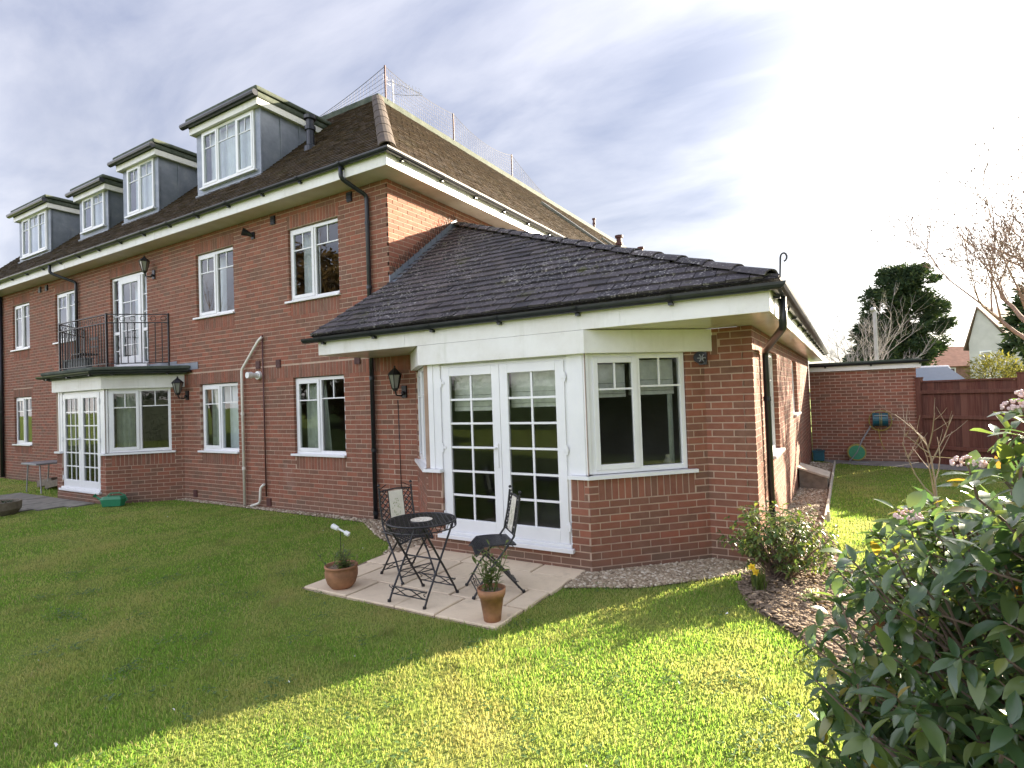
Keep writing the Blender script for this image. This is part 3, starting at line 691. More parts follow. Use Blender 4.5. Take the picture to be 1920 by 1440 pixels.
# ------------------------------------------------------------------ bays
def make_bay(BAY, dx, near):
    PB, LB, PCr, Lc, PCl = BAY
    z0, z1 = .235, 2.245; d = -.06
    s0, s1 = .243, LB-.213
    # posts and head: the bay's white frame
    b = MB()
    b.box(PB, .05, s0, d-.035, -.012, ZS+.04, 2.30); b.box(PB, s1, LB-.012, d-.035, -.012, ZS+.04, 2.30)
    b.box(PB, .075, .135, -.012, -.004, ZS+.04, 2.29); b.box(PB, LB-.10, LB-.03, -.012, -.004, ZS+.04, 2.29)
    b.box(PCr, .012, .045, -.07, -.010, ZS+.05, 2.30); b.box(PCl, Lc-.06, Lc-.012, -.07, -.010, ZS+.05, 2.30)
    b.box(PB, s0, s1, d-.035, d+.02, z1+.001, 2.31)
    b.build('bay_post', UPVC, BLD, bevel=.003)
    # french doors
    b = MB(); frame_rect(b, PB, s0, s1, z0, z1, .05, d-.035, d+.03, tb=.04)
    dr = b.build('patio_door', UPVC, BLD, bevel=.004)
    mid = (s0+s1)/2
    for (a, c, hs) in ((s0+.035, mid-.002, 1), (mid+.002, s1-.035, -1)):
        lf = MB(); frame_rect(lf, PB, a, c, z0+.035, z1-.035, .105, d+.006, d+.05, tb=.15, tt=.10)
        lo = lf.build('door_leaf', UPVC, dr, bevel=.005)
        ga, gc, glo, ghi = a+.105, c-.105, z0+.185, z1-.135
        nb = 6
        hz = [glo+(ghi-glo)*k/nb for k in range(1, nb)]
        vs = [((ga+gc)/2, glo, ghi)] if near else [(ga+(gc-ga)*t, glo, ghi) for t in (.36, .72)]
        glazing(PB, ga, gc, glo, ghi, d+.025, dr, hz, vs, bw=.024)
        e = a if hs == 1 else c
        for hz_ in (z0+.22, (z0+z1)/2+.02, z1-.21):
            hg = MB(); hg.box(PB, e-.03, e+.03, d+.051, d+.062, hz_-.016, hz_+.016); hg.box(PB, e-.012*hs-.009, e-.012*hs+.009, d+.051, d+.066, hz_-.05, hz_+.05)
            hg.build('hinge', UPVC, dr)
        if near: blind(PB, ga-.05, gc+.05, ghi-.42+(.0 if hs == 1 else .03), ghi+.03, d-.12, dr)
    h = MB(); h.box(PB, mid-.075, mid-.035, d+.05, d+.062, 1.05, 1.32); h.tube([PB(mid-.055, d+.06, 1.27), PB(mid-.055, d+.10, 1.27), PB(mid-.18, d+.105, 1.275)], .011, 8)
    h.build('handle', UPVC, dr)
    st = MB(); st.box(PB, s0-.06, s1+.03, d-.03, .055, z0-.045, z0-.001); st.box(PB, s0-.02, s1+.0, d+.031, .02, z0, z0+.035)
    st.build('threshold', UPVC, dr, bevel=.004)
    # side lights
    fr = window(PCr, .05, 1.160, ZS+.045, 2.262, TWO, d=-.055, parent=BLD, sill=False)
    if near:
        blind(PCr, .10, .52, 1.80, 2.16, -.16, fr); blind(PCr, .58, 1.10, 1.815, 2.2, -.16, fr)
        curtain(PCr, 1.03, 1.10, 1.05, 1.83, -.18, fr, CURT, amp=.01)
        vz = MB(); vz.lathe(PCr(1.02, -.2, 1.005), [(.0, 0), (.04, .01), (.05, .06), (.025, .11), (.03, .14), (0, .14)], 12); vz.build('ornament', CERAM, fr)
    else: curtain(PCr, .12, .45, 1.05, 2.2, -.2, fr, CURT, amp=.02)
    fr2 = window(PCl, .24, Lc-.06, ZS+.045, 2.262, TWO, d=-.055, parent=BLD, sill=False)
    # sill board turning both corners
    for (P_, a_, c_) in ((PCr, -.02, 1.245), (PB, s1-.005, LB+.02), (PCl, .14, Lc+.02), (PB, -.02, s0+.005)):
        sb = MB(); sb.box(P_, a_, c_, -.07, .05, ZS+.001, ZS+.038); sb.build('sill', UPVC, BLD)
    # white box above the frames
    bx = MB(); lo, hi = 2.262, SOF2-.003 if near else 2.545
    bo = .068
    th = bo/math.tan(R(67.5))
    def prism(pts_o, pts_i, zl, zh):
        n = len(pts_o); vs = [(x, y, z) for z in (zl, zh) for x, y in pts_o+pts_i]; m_ = 2*n
        fs = [(i, i+1, m_+i+1, m_+i) for i in range(n-1)]+[(n+i+1, n+i, m_+n+i, m_+n+i+1) for i in range(n-1)]
        fs += [(i, n+i, n+i+1, i+1) for i in range(n-1)]+[(m_+i, m_+i+1, m_+n+i+1, m_+n+i) for i in range(n-1)]
        fs += [(0, m_, m_+n, n), (n-1, 2*n-1, m_+2*n-1, m_+n-1)]
        bx.add(vs, fs)
    def outline(o, e0, e1):
        k = o*math.tan(R(22.5))
        return [(XL+dx-k-e0*r2, -DB-o+e0*r2), (XL+dx-k, -DB-o), (XC+dx+k, -DB-o), (XC+dx+k+e1*r2, -DB-o+e1*r2)]
    er = 1.51 if near else Lc+.07
    prism(outline(bo, 1.25, er), outline(-.02, 1.25, er), lo, hi)
    bx.build('fascia_box', FASCIA, BLD, bevel=.003)
    return outline
out_n = make_bay(BAYN, 0.0, True); out_f = make_bay(BAYF, BX, False)

# ------------------------------------------------------------------ eaves, gutters, pipes
def gutter_run(pts, rad, parent, name='gutter', endcaps=True):
    """half-round gutter along a polyline, open at the top; outer side first computed from path"""
    b = MB(); n = 9; vs = []; fs = []
    pts = [Vector(p) for p in pts]
    for i, p in enumerate(pts):
        t = (pts[min(i+1, len(pts)-1)]-pts[max(i-1, 0)]); t.z = 0; t.normalize()
        side = Vector((t.y, -t.x, 0))
        sc = 1.0
        if 0 < i < len(pts)-1:
            a = (pts[i]-pts[i-1]).normalized(); c = (pts[i+1]-pts[i]).normalized()
            sc = 1/max(.5, math.cos(a.angle(c)/2))
        for ring, rr in ((0, rad), (1, rad-.004)):
            for k in range(n):
                an = math.pi*k/(n-1); x = math.cos(an); z = -math.sin(an)
                vs.append(p+side*(x*rr*sc)+Vector((0, 0, z*rr*1.05)))
    m_ = 2*n
    for i in range(len(pts)-1):
        for k in range(n-1):
            fs.append((i*m_+k, i*m_+k+1, (i+1)*m_+k+1, (i+1)*m_+k)); fs.append((i*m_+n+k+1, i*m_+n+k, (i+1)*m_+n+k, (i+1)*m_+n+k+1))
        fs.append((i*m_, (i+1)*m_, (i+1)*m_+n, i*m_+n)); fs.append((i*m_+n-1, i*m_+2*n-1, (i+1)*m_+2*n-1, (i+1)*m_+n-1))
    if endcaps:
        fs.append(tuple(range(n))); e = (len(pts)-1)*m_; fs.append(tuple(e+k for k in range(n-1, -1, -1)))
    b.add(vs, fs)
    g = b.build(name, GUTTER, parent, smooth=False)
    # brackets and unions
    for i in range(len(pts)-1):
        L = (pts[i+1]-pts[i]).length; u = (pts[i+1]-pts[i]).normalized(); side = Vector((u.y, -u.x, 0))
        s = .35
        while s < L-.1:
            c = pts[i]+u*s; vs = []; fs = []; q = MB()
            for uu in (-.02, .02):
                for k in range(9):
                    an = math.pi*k/8; vs.append(c+u*uu+side*(math.cos(an)*(rad+.007))+Vector((0, 0, -math.sin(an)*(rad+.007)*1.05)))
            fs = [(k, k+1, 9+k+1, 9+k) for k in range(8)]
            q.add(vs, fs)
            q.box(lambda a, d, z: c+u*a-side*(rad-d)+Vector((0, 0, z)), -.02, .02, -.02, rad*.9, -rad*1.05-.03, -rad*1.0-.004)
            q.build('gutter_bracket', GUTTER, g); s += .95
    return g
OF, OR_ = .39, .367
# main eaves: soffit, fascia and gutter round the corner
b = MB(); zf0, zf1 = SOF1, SOF1+.20
for bx_ in ((-17, OR_, -OF, -OF+.022, zf0, zf1), (OR_-.022, OR_, -OF+.022, 24, zf0, zf1)):
    b = MB(); b.box(wp, *bx_); b.build('fascia', FASCIA, BLD, bevel=.003)
for bx_ in ((-17, OR_-.024, -OF+.024, .03, zf0+.004, zf0+.02), (-.03, OR_-.024, .031, 24, zf0+.004, zf0+.02)):
    b = MB(); b.box(wp, *bx_); b.build('soffit', SOFFIT, BLD)
for x in (-1.9, -5.9, -9.9, -13.9):
    b = MB(); b.box(wp, x, x+.04, -OF-.004, -OF-.001, SOF1+.002, SOF1+.198); b.build('fascia_joint', FASCIA, BLD)
gz = SOF1+.215
gutter_run([(-17, -OF-.062, gz), (OR_+.062, -OF-.062, gz), (OR_+.062, 24, gz)], .058, BLD)
# wing eaves
XE, OA = 5.344, 1.045
b = MB(); zf0, zf1 = SOF2, SOF2+.245
for bx_ in ((-.39, XE, -OA, -OA+.022, zf0, zf1), (XE-.022, XE, -OA+.022, 11.2, zf0, zf1), (-.39, -.368, -OA+.022, -.0, zf0, zf1)):
    b = MB(); b.box(wp, *bx_); b.build('fascia', FASCIA, BLD, bevel=.003)
for bx_ in ((-.366, XE-.024, -OA+.024, .02, zf0+.004, zf0+.02), (XR-.03, XE-.024, .021, 11.2, zf0+.004, zf0+.02)):
    b = MB(); b.box(wp, *bx_); b.build('soffit', SOFFIT, BLD)
for x in (1.15, 3.95):
    b = MB(); b.box(wp, x, x+.035, -OA-.004, -OA-.001, SOF2+.002, SOF2+.15); b.build('fascia_joint', FASCIA, BLD)
gz2 = SOF2+.235
gutter_run([(-.60, -OA-.064, gz2), (XE+.064, -OA-.064, gz2), (XE+.064, 11.2, gz2)], .060, BLD)
def pipe(pts, rad, mt, name='downpipe', clips=()):
    b = MB()
    pts = [Vector(p) for p in pts]; rp_ = [pts[0]]
    for i in range(1, len(pts)-1):          # rounded bends
        a = (pts[i-1]-pts[i]); c = (pts[i+1]-pts[i]); k = min(.06, a.length*.4, c.length*.4)
        for t in (0, .33, .67, 1):
            rp_.append(pts[i]+a.normalized()*k*(1-t)**2+c.normalized()*k*t**2)
    rp_.append(pts[-1])
    b.tube(rp_, rad, 10)
    o = b.build(name, mt, BLD, smooth=False)
    for p in o.data.polygons: p.use_smooth = len(p.vertices) == 4
    if clips:
        q = MB()
        for c in clips:
            c = Vector(c); q.tube([c-Vector((0, 0, .025)), c+Vector((0, 0, .025))], rad+.008, 10)
        q.build('pipe_collar', mt, o)
    return o
pipe([(-.50, -.45, 5.40), (-.50, -.45, 5.20), (-.37, -.06, 5.02), (-.37, -.06, 0.05)], .034, GUTTER, clips=[(-.37, -.06, 4.6), (-.37, -.06, 3.6), (-.37, -.06, 2.2), (-.37, -.06, 1.1), (-.37, -.06, .14)])
pipe([(-10.5, -.45, 5.40), (-10.5, -.45, 5.20), (-10.13, -.06, 4.98), (-10.13, -.06, 2.72)], .034, GUTTER, clips=[(-10.13, -.06, 4.5)])
pipe([(-14.86, -.06, 5.2), (-14.86, -.06, 0.05)], .05, GUTTER, clips=[(-14.86, -.06, 3.9), (-14.86, -.06, 1.9)])
pipe([(XE+.06, -.62, gz2-.04), (XE+.06, -.62, 2.40), (XR+.055, .62, 2.26), (XR+.055, .62, .10)], .036, GUTTER, clips=[(XR+.055, .62, 1.72), (XR+.055, .62, .42)])
pipe([(-3.04, -.04, 3.06), (-3.12, -.06, 3.0), (-3.63, -.06, 2.50), (-3.63, -.06, 0.03)], .024, PIPEW, 'waste_pipe', clips=[(-3.63, -.06, 1.7), (-3.63, -.06, .7)])
pipe([(-3.045, -.035, 3.09), (-3.04, -.035, .22)], .012, RUSTP, 'cable_pipe')
pipe([(-3.06, -.05, .44), (-3.16, -.06, .38), (-3.19, -.06, .10), (-3.42, -.08, .035)], .022, PIPEW, 'waste_pipe')
pipe([(.10, -.012, 1.85), (.12, -.012, .30)], .005, GUTTER, 'cable')
pipe([(-10.05, -.02, 2.95), (-10.0, -.02, .6)], .014, GUTTER, 'cable')
# vents, bricks of air, flue, sensor
for x, z in ((-2.69, 5.11), (-.79, 5.12), (-12.3, 5.1), (-11.9, 5.1)):
    b = MB(); b.box(PF, x-.055, x+.055, .004, .03, z-.09, z+.06)
    for k in range(4): b.box(PF, x-.05, x+.05, .03, .042, z-.075+k*.032, z-.06+k*.032)
    b.build('air_vent', GUTTER, BLD)
for x, z in ((-3.215, 2.57), (-2.648, 2.56), (-.72, 2.51), (-5.29, .14), (-3.0, .12), (-11.6, 2.55)):
    b = MB(); b.box(PF, x-.06, x+.06, .004, .022, z-.07, z+.07)
    for k in range(5): b.box(PF, x-.05, x+.05, .022, .028, z-.055+k*.026, z-.043+k*.026)
    b.build('air_brick', RUSTP, BLD)
b = MB(); b.tube([PF(-3.19, 0, 2.38), PF(-3.19, .05, 2.38)], .075, 16); b.tube([PF(-3.19, .05, 2.38), PF(-3.19, .16, 2.38), PF(-3.19, .17, 2.38), PF(-3.19, .25, 2.38)], [.045, .045, .06, .055], 14)
b.build('boiler_flue', WHITEP, BLD)
# lead cover strips beside the far bay roof
b = MB(); b.box(PF, -5.86, -5.11, .006, .014, 2.60, 2.74); b.box(PF, -7.0, -5.86, .006, .014, 2.66, 2.80); b.build('lead_flashing', LEAD, BLD)

# ------------------------------------------------------------------ roofs
def tile_mesh(w, g, th, ov): 
    b = MB(); b.add([(-w/2, 0, .0), (w/2, 0, .0), (w/2, g+ov, -.004), (-w/2, g+ov, -.004), (-w/2, 0, th), (w/2, 0, th), (w/2, g+ov, th*.55), (-w/2, g+ov, th*.55)],
          [(0, 1, 5, 4), (1, 2, 6, 5), (3, 0, 4, 7), (4, 5, 6, 7)]); return b
TV = None
def roof_tiles(o, ux, vy, nn, width_at, nrow, gauge, tw, th, jit, mt, singles, parent, box, gap=.0015):
    """o eave origin, ux along eave, vy up the slope, nn normal; width_at(v) -> (u0,u1)"""
    o, ux, vy, nn = Vector(o), Vector(ux).normalized(), Vector(vy).normalized(), Vector(nn).normalized()
    out = []
    for k in range(nrow):
        v0 = k*gauge; vm = v0+gauge*.5
        rr = width_at(vm)
        if rr is None: continue
        u0, u1 = rr
        off = (tw/2 if k % 2 else 0)
        i = math.floor((u0-off)/tw)
        while True:
            a = off+i*tw; i += 1
            if a >= u1: break
            lo = max(a+gap, u0); hi = min(a+tw-gap, u1)
            if hi-lo < .015: continue
            out.append((lo, hi, v0+U(-jit, jit), k))
    def corner(u, v, n): return o+ux*u+vy*v+nn*n
    items = []
    for lo, hi, v0, k in out:
        t = th*U(.85, 1.2); b0 = .012+U(0, .003)
        tl = U(-.3, .3)*th
        vs = [corner(lo, v0, b0-th*.2), corner(hi, v0, b0-th*.2), corner(hi, v0+gauge+.03, -.012), corner(lo, v0+gauge+.03, -.012),
              corner(lo, v0, b0+t+tl), corner(hi, v0, b0+t-tl), corner(hi, v0+gauge+.03, .008), corner(lo, v0+gauge+.03, .008)]
        items.append(vs)
    fs = [(0, 1, 5, 4), (1, 2, 6, 5), (3, 0, 4, 7), (4, 5, 6, 7)]
    order = list(range(len(items)))
    if singles:
        def sz(vs):
            q = [px_of(vs[j]) for j in (4, 5, 6, 7)]
            if any(x is None for x in q): return 0
            A = sum(q[i][0]*q[(i+1) % 4][1]-q[(i+1) % 4][0]*q[i][1] for i in range(4)); return abs(A)
        order.sort(key=lambda i: -sz(items[i]))
    sset = set(order[:singles])
    for i, vs in enumerate(items):
        if i in sset:
            b = MB(); b.add(vs, fs); b.build('tile', mt, parent)
        else: box.add(vs, fs)
# wing roof: steep front slope, shallow right slope, hip between
EY, EZ = -1.12, 2.775; AY, AZ = 1.75, 4.918; EX = 5.42
sl1 = math.atan2(AZ-EZ, AY-EY); sl2 = math.atan2(AZ-EZ, EX)
Lf = math.hypot(AY-EY, AZ-EZ); Ls = math.hypot(EX, AZ-EZ)
b = MB()
vx0 = -.47
b.add([(vx0, EY, EZ), (EX, EY, EZ), (0, AY, AZ), (0, .02, EZ+math.tan(sl1)*(.02-EY))], [(0, 1, 2, 3)])
b.add([(EX, EY, EZ), (EX, 11.3, EZ), (0, 11.3, AZ), (0, AY, AZ)], [(0, 1, 2, 3)])
b.add([(vx0, EY, EZ), (EX, EY, EZ), (EX-.08, EY+.08, EZ-.02), (vx0, EY+.08, EZ-.02)], [(0, 1, 2, 3)])
WR = b.build('wing_roof', SLATE, BLD)
stuff_w = MB()
def wf(v):
    y = EY+v*math.cos(sl1); t = (y-EY)/(AY-EY)
    u0 = vx0+(0-vx0)*min(1, max(0, (y-EY)/(.02-EY))); u1 = EX*(1-t)
    return (u0, u1) if u1-u0 > .05 else None
roof_tiles((0, EY, EZ), (1, 0, 0), (0, math.cos(sl1), math.sin(sl1)), (0, -math.sin(sl1), math.cos(sl1)), wf, int(Lf/.149), .149, .20, .020, .006, SLATE, 300, WR, stuff_w, gap=.004)
def wr(v):
    x = EX-v*math.cos(sl2); t = (EX-x)/EX
    return (EY+(AY-EY)*t, 11.3)
roof_tiles((EX, 0, EZ), (0, 1, 0), (-math.cos(sl2), 0, math.sin(sl2)), (math.sin(sl2), 0, math.cos(sl2)), wr, int(Ls/.149), .149, .20, .018, .003, SLATE, 0, WR, stuff_w)
kind(stuff_w.build('tile_field', SLATE, WR), 'stuff')
def hip_tiles(a, c, n, rad, mt, parent, lift=.0, taper=.06):
    a, c = Vector(a), Vector(c); u = (c-a).normalized(); side = u.cross(Vector((0, 0, 1))).normalized(); up = side.cross(u)
    L = (c-a).length/n
    for i in range(n):
        b = MB(); vs = []; fs = []
        p0 = a+u*(i*L); p1 = a+u*((i+1)*L+.03)
        for p, rr, dz in ((p0, rad*(1+taper), lift+.2*taper), (p1, rad*(1-taper), lift)):
            for inner in (0, .016):
                for k in range(8):
                    an = math.pi*(k/7)*.86+math.pi*.07
                    vs.append(p+side*(math.cos(an)*(rr-inner))+up*(math.sin(an)*(rr-inner)*.75-rad*.33+dz))
        for k in range(7): fs += [(k, k+1, 16+k+1, 16+k), (8+k+1, 8+k, 24+k, 24+k+1), (k+1, k, 8+k, 8+k+1)]
        fs += [(0, 16, 24, 8), (7, 15, 31, 23)]
        b.add(vs, fs); b.build('hip_tile', mt, parent, smooth=False)
hip_tiles((EX-.05, EY+.03, EZ+.03), (0.02, AY-.01, AZ+.03), 19, .10, SLATE, WR)
# hip iron at the corner
b = MB(); P0 = Vector((EX+.02, EY-.02, EZ)); pts = [P0+Vector((-.1, .1, .0)), P0, P0+Vector((.01, -.01, .16))]
for k in range(9):
    a = math.pi*1.5*k/8; pts.append(P0+Vector((.01+.035*(1-math.cos(a))*.7, -.01-.0*a, .16+.035*math.sin(a))))
b.tube(pts, .008, 6); b.build('hip_iron', IRON, WR)
# stepped lead flashing and spikes where the wing roof meets the side wall
b = MB(); m1 = math.tan(sl1)
n = 12
for k in range(n):
    y0 = -.02+(AY+.0)*k/n; y1 = -.02+(AY)*(k+1)/n+.03
    zl = lambda y: EZ+m1*(y-EY)
    b.add([(.012, y0, zl(y0)+.0), (.012, y1, zl(y1)+.0), (.016, y1, zl(y1)+.13), (.016, y0, zl(y0)+.13)], [(0, 1, 2, 3)])
    b.add([(.012, y0, zl(y0)+.03), (.012, y1, zl(y1)+.03), (.12, y1, zl(y1)+.032), (.12, y0, zl(y0)+.032)], [(0, 1, 2, 3)])
    b.box(wp, .010, .024, y0, y0+.02, zl(y0)+.02, zl(y0)+.15)
b.build('lead_flashing', LEAD, WR)
b = MB()
for k in range(26):
    y = .1+(AY-.15)*k/25; z = EZ+m1*(y-EY)+.12
    for dx in (.02, .07): b.tube([(.015, y, z), (.015+dx, y-.05-.05*rnd(), z+.10+.04*rnd())], .0035, 4)
kind(b.build('bird_spikes', IRON, WR), 'stuff')
# main roof
MP = R(44); mt_ = math.tan(MP); TX, TYY, TZ = .43, -.43, 5.435
SR = 3.15; TOPZ = TZ+SR*mt_
b = MB()
b.add([(-17, TYY, TZ), (TX, TYY, TZ), (TX-SR, TYY+SR, TOPZ), (-17, TYY+SR, TOPZ)], [(0, 1, 2, 3)])
b.add([(TX, TYY, TZ), (TX, 24, TZ), (TX-SR, 24, TOPZ), (TX-SR, TYY+SR, TOPZ)], [(0, 1, 2, 3)])
b.add([(TX-SR, TYY+SR, TOPZ), (TX-SR, 24, TOPZ), (-17, 24, TOPZ), (-17, TYY+SR, TOPZ)], [(0, 1, 2, 3)])
MR = b.build('main_roof', TILE, BLD)
st = MB(); Lm = SR/math.cos(MP)
roof_tiles((0, TYY, TZ), (1, 0, 0), (0, math.cos(MP), math.sin(MP)), (0, -math.sin(MP), math.cos(MP)), lambda v: (-17, TX-v*math.cos(MP)), int(Lm/.105), .105, .165, .013, .003, TILE, 0, MR, st)
roof_tiles((TX, 0, TZ), (0, 1, 0), (-math.cos(MP), 0, math.sin(MP)), (math.sin(MP), 0, math.cos(MP)), lambda v: (TYY+v*math.cos(MP), 20.0), int(Lm/.105), .105, .165, .013, .005, TILE, 0, MR, st)
kind(st.build('tile_field', TILE, MR), 'stuff')
TILE_H = plain('hip_clay', (0.080, 0.060, 0.046), 0.9, 0, 0.3, 5, 0.5, 30)
hip_tiles((TX-.02, TYY+.02, TZ+.04), (TX-SR, TYY+SR, TOPZ+.04), 7, .13, TILE_H, MR, taper=.02)
# kerb and flat roof edge
b = MB(); b.box(wp, -17, TX-SR+.06, TYY+SR-.05, TYY+SR+.25, TOPZ-.02, TOPZ+.10); b.box(wp, TX-SR-.25, TX-SR+.06, TYY+SR+.25, 24, TOPZ-.02, TOPZ+.10)
b.build('roof_kerb', FELT, MR, bevel=.02)
b = MB(); b.box(wp, -17, TX-SR+.075, TYY+SR-.065, TYY+SR-.05, TOPZ-.06, TOPZ+.03); b.box(wp, TX-SR+.06, TX-SR+.075, TYY+SR-.05, 24, TOPZ-.06, TOPZ+.03)
b.build('kerb_flashing', FELT, MR)
# lower abutting strip of lead on the side slope (a roof step further back)
b = MB()
for (y0, y1, v0) in ((8.2, 12.4, 2.9), (12.9, 17.5, 2.9)):
    pa = Vector((TX-v0*math.cos(MP), y0, TZ+v0*math.sin(MP))); pb = Vector((TX-.9*math.cos(MP), y1, TZ+.9*math.sin(MP)))
    nn = Vector((math.sin(MP), 0, math.cos(MP)))
    b.add([pa+nn*.03, pb+nn*.03, pb+nn*.03+Vector((0, .22, 0)), pa+nn*.03+Vector((0, .22, 0)), pa+nn*.10, pb+nn*.10, pb+nn*.10+Vector((0, .22, 0)), pa+nn*.10+Vector((0, .22, 0))], [(0, 1, 5, 4), (1, 2, 6, 5), (2, 3, 7, 6), (3, 0, 4, 7), (4, 5, 6, 7)])
b.build('valley_lead', LEAD, MR)
# vent pipes on the roofs
def vent_pipe(x, y, z, h, rad, mt, cap=True):
    b = MB(); b.lathe((x, y, z), [(rad*1.7, -.1), (rad*1.6, .02), (rad, .06), (rad, h*.55), (rad*1.35, h*.56), (rad*1.35, h*.68), (rad, h*.7), (rad, h*.88), (rad*1.5, h*.9), (rad*1.6, h), (0, h+.01)], 14)
    b.build('vent_pipe', mt, MR)
vent_pipe(-2.75, .90, TZ+(.90+.43)*mt_, .62, .075, GUTTER)
vent_pipe(-.62, 12.0, TZ+1.05*mt_, .75, .09, RUSTP); vent_pipe(-1.2, 16.2, TZ+1.6*mt_, .8, .09, RUSTP); vent_pipe(-2.8, 15.2, TOPZ, .55, .05, RUSTP)
# netting on posts round the flat roof
NX = TX-SR-.06; NY = TYY+SR+.1
posts = [(NX-.02, NY+.25, .80), (NX, 5.6, .75), (NX, 8.6, .72), (NX-2.6, NY+.1, .35), (NX-8, NY+.1, .55)]
for x, y, h in posts: b = MB(); b.tube([(x, y, TOPZ+.05), (x, y, TOPZ+.14+h)], .022, 6); b.build('net_post', RUSTP, MR)
b = MB()
def net(p, q, hp, hq, sag, n, m):
    p, q = Vector(p), Vector(q); L = []
    for i in range(n+1):
        t = i/n; base = p+(q-p)*t; top = hp+(hq-hp)*t-sag*4*t*(1-t)
        L.append([base+Vector((0, 0, top*j/m)) for j in range(m+1)])
    for i in range(n+1):
        for j in range(m+1):
            if i < n: b.tube([L[i][j], L[i+1][j]], .0042 if j < m else .008, 3, False)
            if j < m: b.tube([L[i][j], L[i][j+1]], .0036, 3, False)
tz = TOPZ+.10
net((NX-.02, NY+.25, tz), (NX, 5.6, tz), .82, .78, .10, 34, 8); net((NX, 5.6, tz), (NX, 8.6, tz), .78, .74, .22, 30, 8); net((NX, 8.6, tz), (NX, 11.0, tz), .74, .08, .05, 20, 6)
net((NX-.02, NY+.25, tz), (NX-2.6, NY+.1, tz), .82, .10, .06, 28, 7); net((NX-2.6, NY+.1, tz), (NX-8, NY+.1, tz), .10, .22, .05, 30, 3)
kind(b.build('bird_netting', NETM, MR), 'stuff')
# television aerial
ax_, ay_ = NX-.25, NY+.75
b = MB(); b.tube([(ax_, ay_, TOPZ), (ax_, ay_, TOPZ+.92)], .016, 6)
pA = Vector((ax_, ay_, TOPZ+.86)); dA = Vector((.75, .55, -.36)).normalized()
b.tube([pA-dA*.12, pA+dA*.72], .007, 5)
for k in range(9):
    c = pA+dA*(.02+k*.08); sx = dA.cross(Vector((0, 0, 1))).normalized()
    for s_ in (-1, 1): b.tube([c+Vector((0, 0, .05*s_))-sx*.11, c+Vector((0, 0, .012*s_)), c+Vector((0, 0, .05*s_))+sx*.11], .004, 4)
b.tube([pA+dA*.75+Vector((0, 0, -.02)), pA+dA*.35+Vector((0, 0, -.18)), pA+Vector((0, 0, -.28))], .007, 4)
for k in range(4): b.tube([pA-dA*.14+Vector((0, -.12, -.08+.05*k)), pA-dA*.14+Vector((0, .12, -.08+.05*k))], .004, 4)
b.build('tv_aerial', GALV, MR)

# ------------------------------------------------------------------ dormers
def dormer(x0, x1, wz0, wz1, rz, wx0, wx1, lights):
    yf = .42; zf = TZ+(yf-TYY)*mt_
    back = TYY+(rz-.33-TZ)/mt_
    b = MB()
    zb = zf-.03; zt = rz-.30
    # cheeks with lapped seams
    for x, sg in ((x0, -1), (x1, 1)):
        zz = lambda y: TZ+(y-TYY)*mt_-.02
        b.add([(x, yf, zz(yf)), (x, back, zz(back)), (x, back, zt), (x, yf, zt)], [(0, 1, 2, 3)])
        for t in (.0, .33, .66):
            y = yf+(back-yf)*t
            if zt-zz(y) > .05: b.box(wp, min(x, x+sg*.016), max(x, x+sg*.016), y, y+.035, zz(y), zt)
    # front surround
    b.box(wp, x0, wx0, yf, yf+.05, zb, zt); b.box(wp, wx1, x1, yf, yf+.05, zb, zt)
    b.box(wp, wx0, wx1, yf, yf+.05, zb, wz0-.02); b.box(wp, wx0, wx1, yf, yf+.05, wz1, zt)
    b.box(wp, x0-.05, x1+.05, yf-.03, yf+.0, zb-.10, zb+.06)
    dm = b.build('dormer', LEAD, BLD)
    P = basis((0, yf, 0), (1, 0, 0), (0, -1, 0))
    fb = MB(); d = .0; t = .05
    frame_rect(fb, P, wx0, wx1, wz0, wz1, t, d-.04, d+.03)
    W = wx1-wx0-2*t; tot = sum(l[0] for l in lights); x = wx0+t; cells = []
    for i, (sh, o_) in enumerate(lights):
        xx = x+W*sh/tot
        if i < len(lights)-1: fb.box(P, xx-t/2, xx+t/2, d-.039, d+.029, wz0+t, wz1-t)
        cells.append((x+(t/2 if i else 0), xx-(t/2 if i < len(lights)-1 else 0), o_)); x = xx
    for a, c, o_ in cells:
        if o_: frame_rect(fb, P, a-.01, c+.01, wz0+t-.01, wz1-t+.01, .045, d+.004, d+.04)
    fb.box(P, wx0-.05, wx1+.05, -.03, .07, wz0-.035, wz0-.001)
    fb.build('window_frame', UPVC, dm)
    for a, c, o_ in cells:
        g = .035 if o_ else 0; lo, hi = wz0+t+g, wz1-t-g; h = hi-(hi-lo)*.27
        glazing(P, a+g, c-g, lo, hi, d+.01, dm, [h], [((a+c)/2, h, hi)], bw=.016)
    curtain(P, wx0+.06, wx1-.06, wz0, wz1-.02, -.14, dm, NETC, 'net_curtain', .012)
    # fascia, gutter, flat felt roof
    ov = .09; f = MB()
    f.box(wp, x0-ov, x1+ov, yf-ov-.02, yf-ov, rz-.335, rz-.21); f.box(wp, x0-ov, x0-ov+.02, yf-ov, back+.1, rz-.335, rz-.21); f.box(wp, x1+ov-.02, x1+ov, yf-ov, back+.1, rz-.335, rz-.21)
    f.build('fascia', FASCIA, dm)
    f = MB(); f.box(wp, x0-ov+.02, x1+ov-.02, yf-ov, back+.3, rz-.325, rz-.30); f.build('soffit', FASCIA, dm)
    f = MB(); f.box(wp, x0-ov-.06, x1+ov+.06, yf-ov-.08, back+1.5, rz-.09, rz); f.box(wp, x0-ov-.025, x1+ov+.025, yf-ov-.04, back+1.4, rz-.21, rz-.09)
    f.build('flat_roof', FELT, dm, bevel=.03)
    f = MB(); f.tube([(x0-ov-.16, yf-ov-.085, rz-.15), (x1+ov+.04, yf-ov-.085, rz-.15)], .062, 10); f.build('gutter', GUTTER, dm)
    return dm
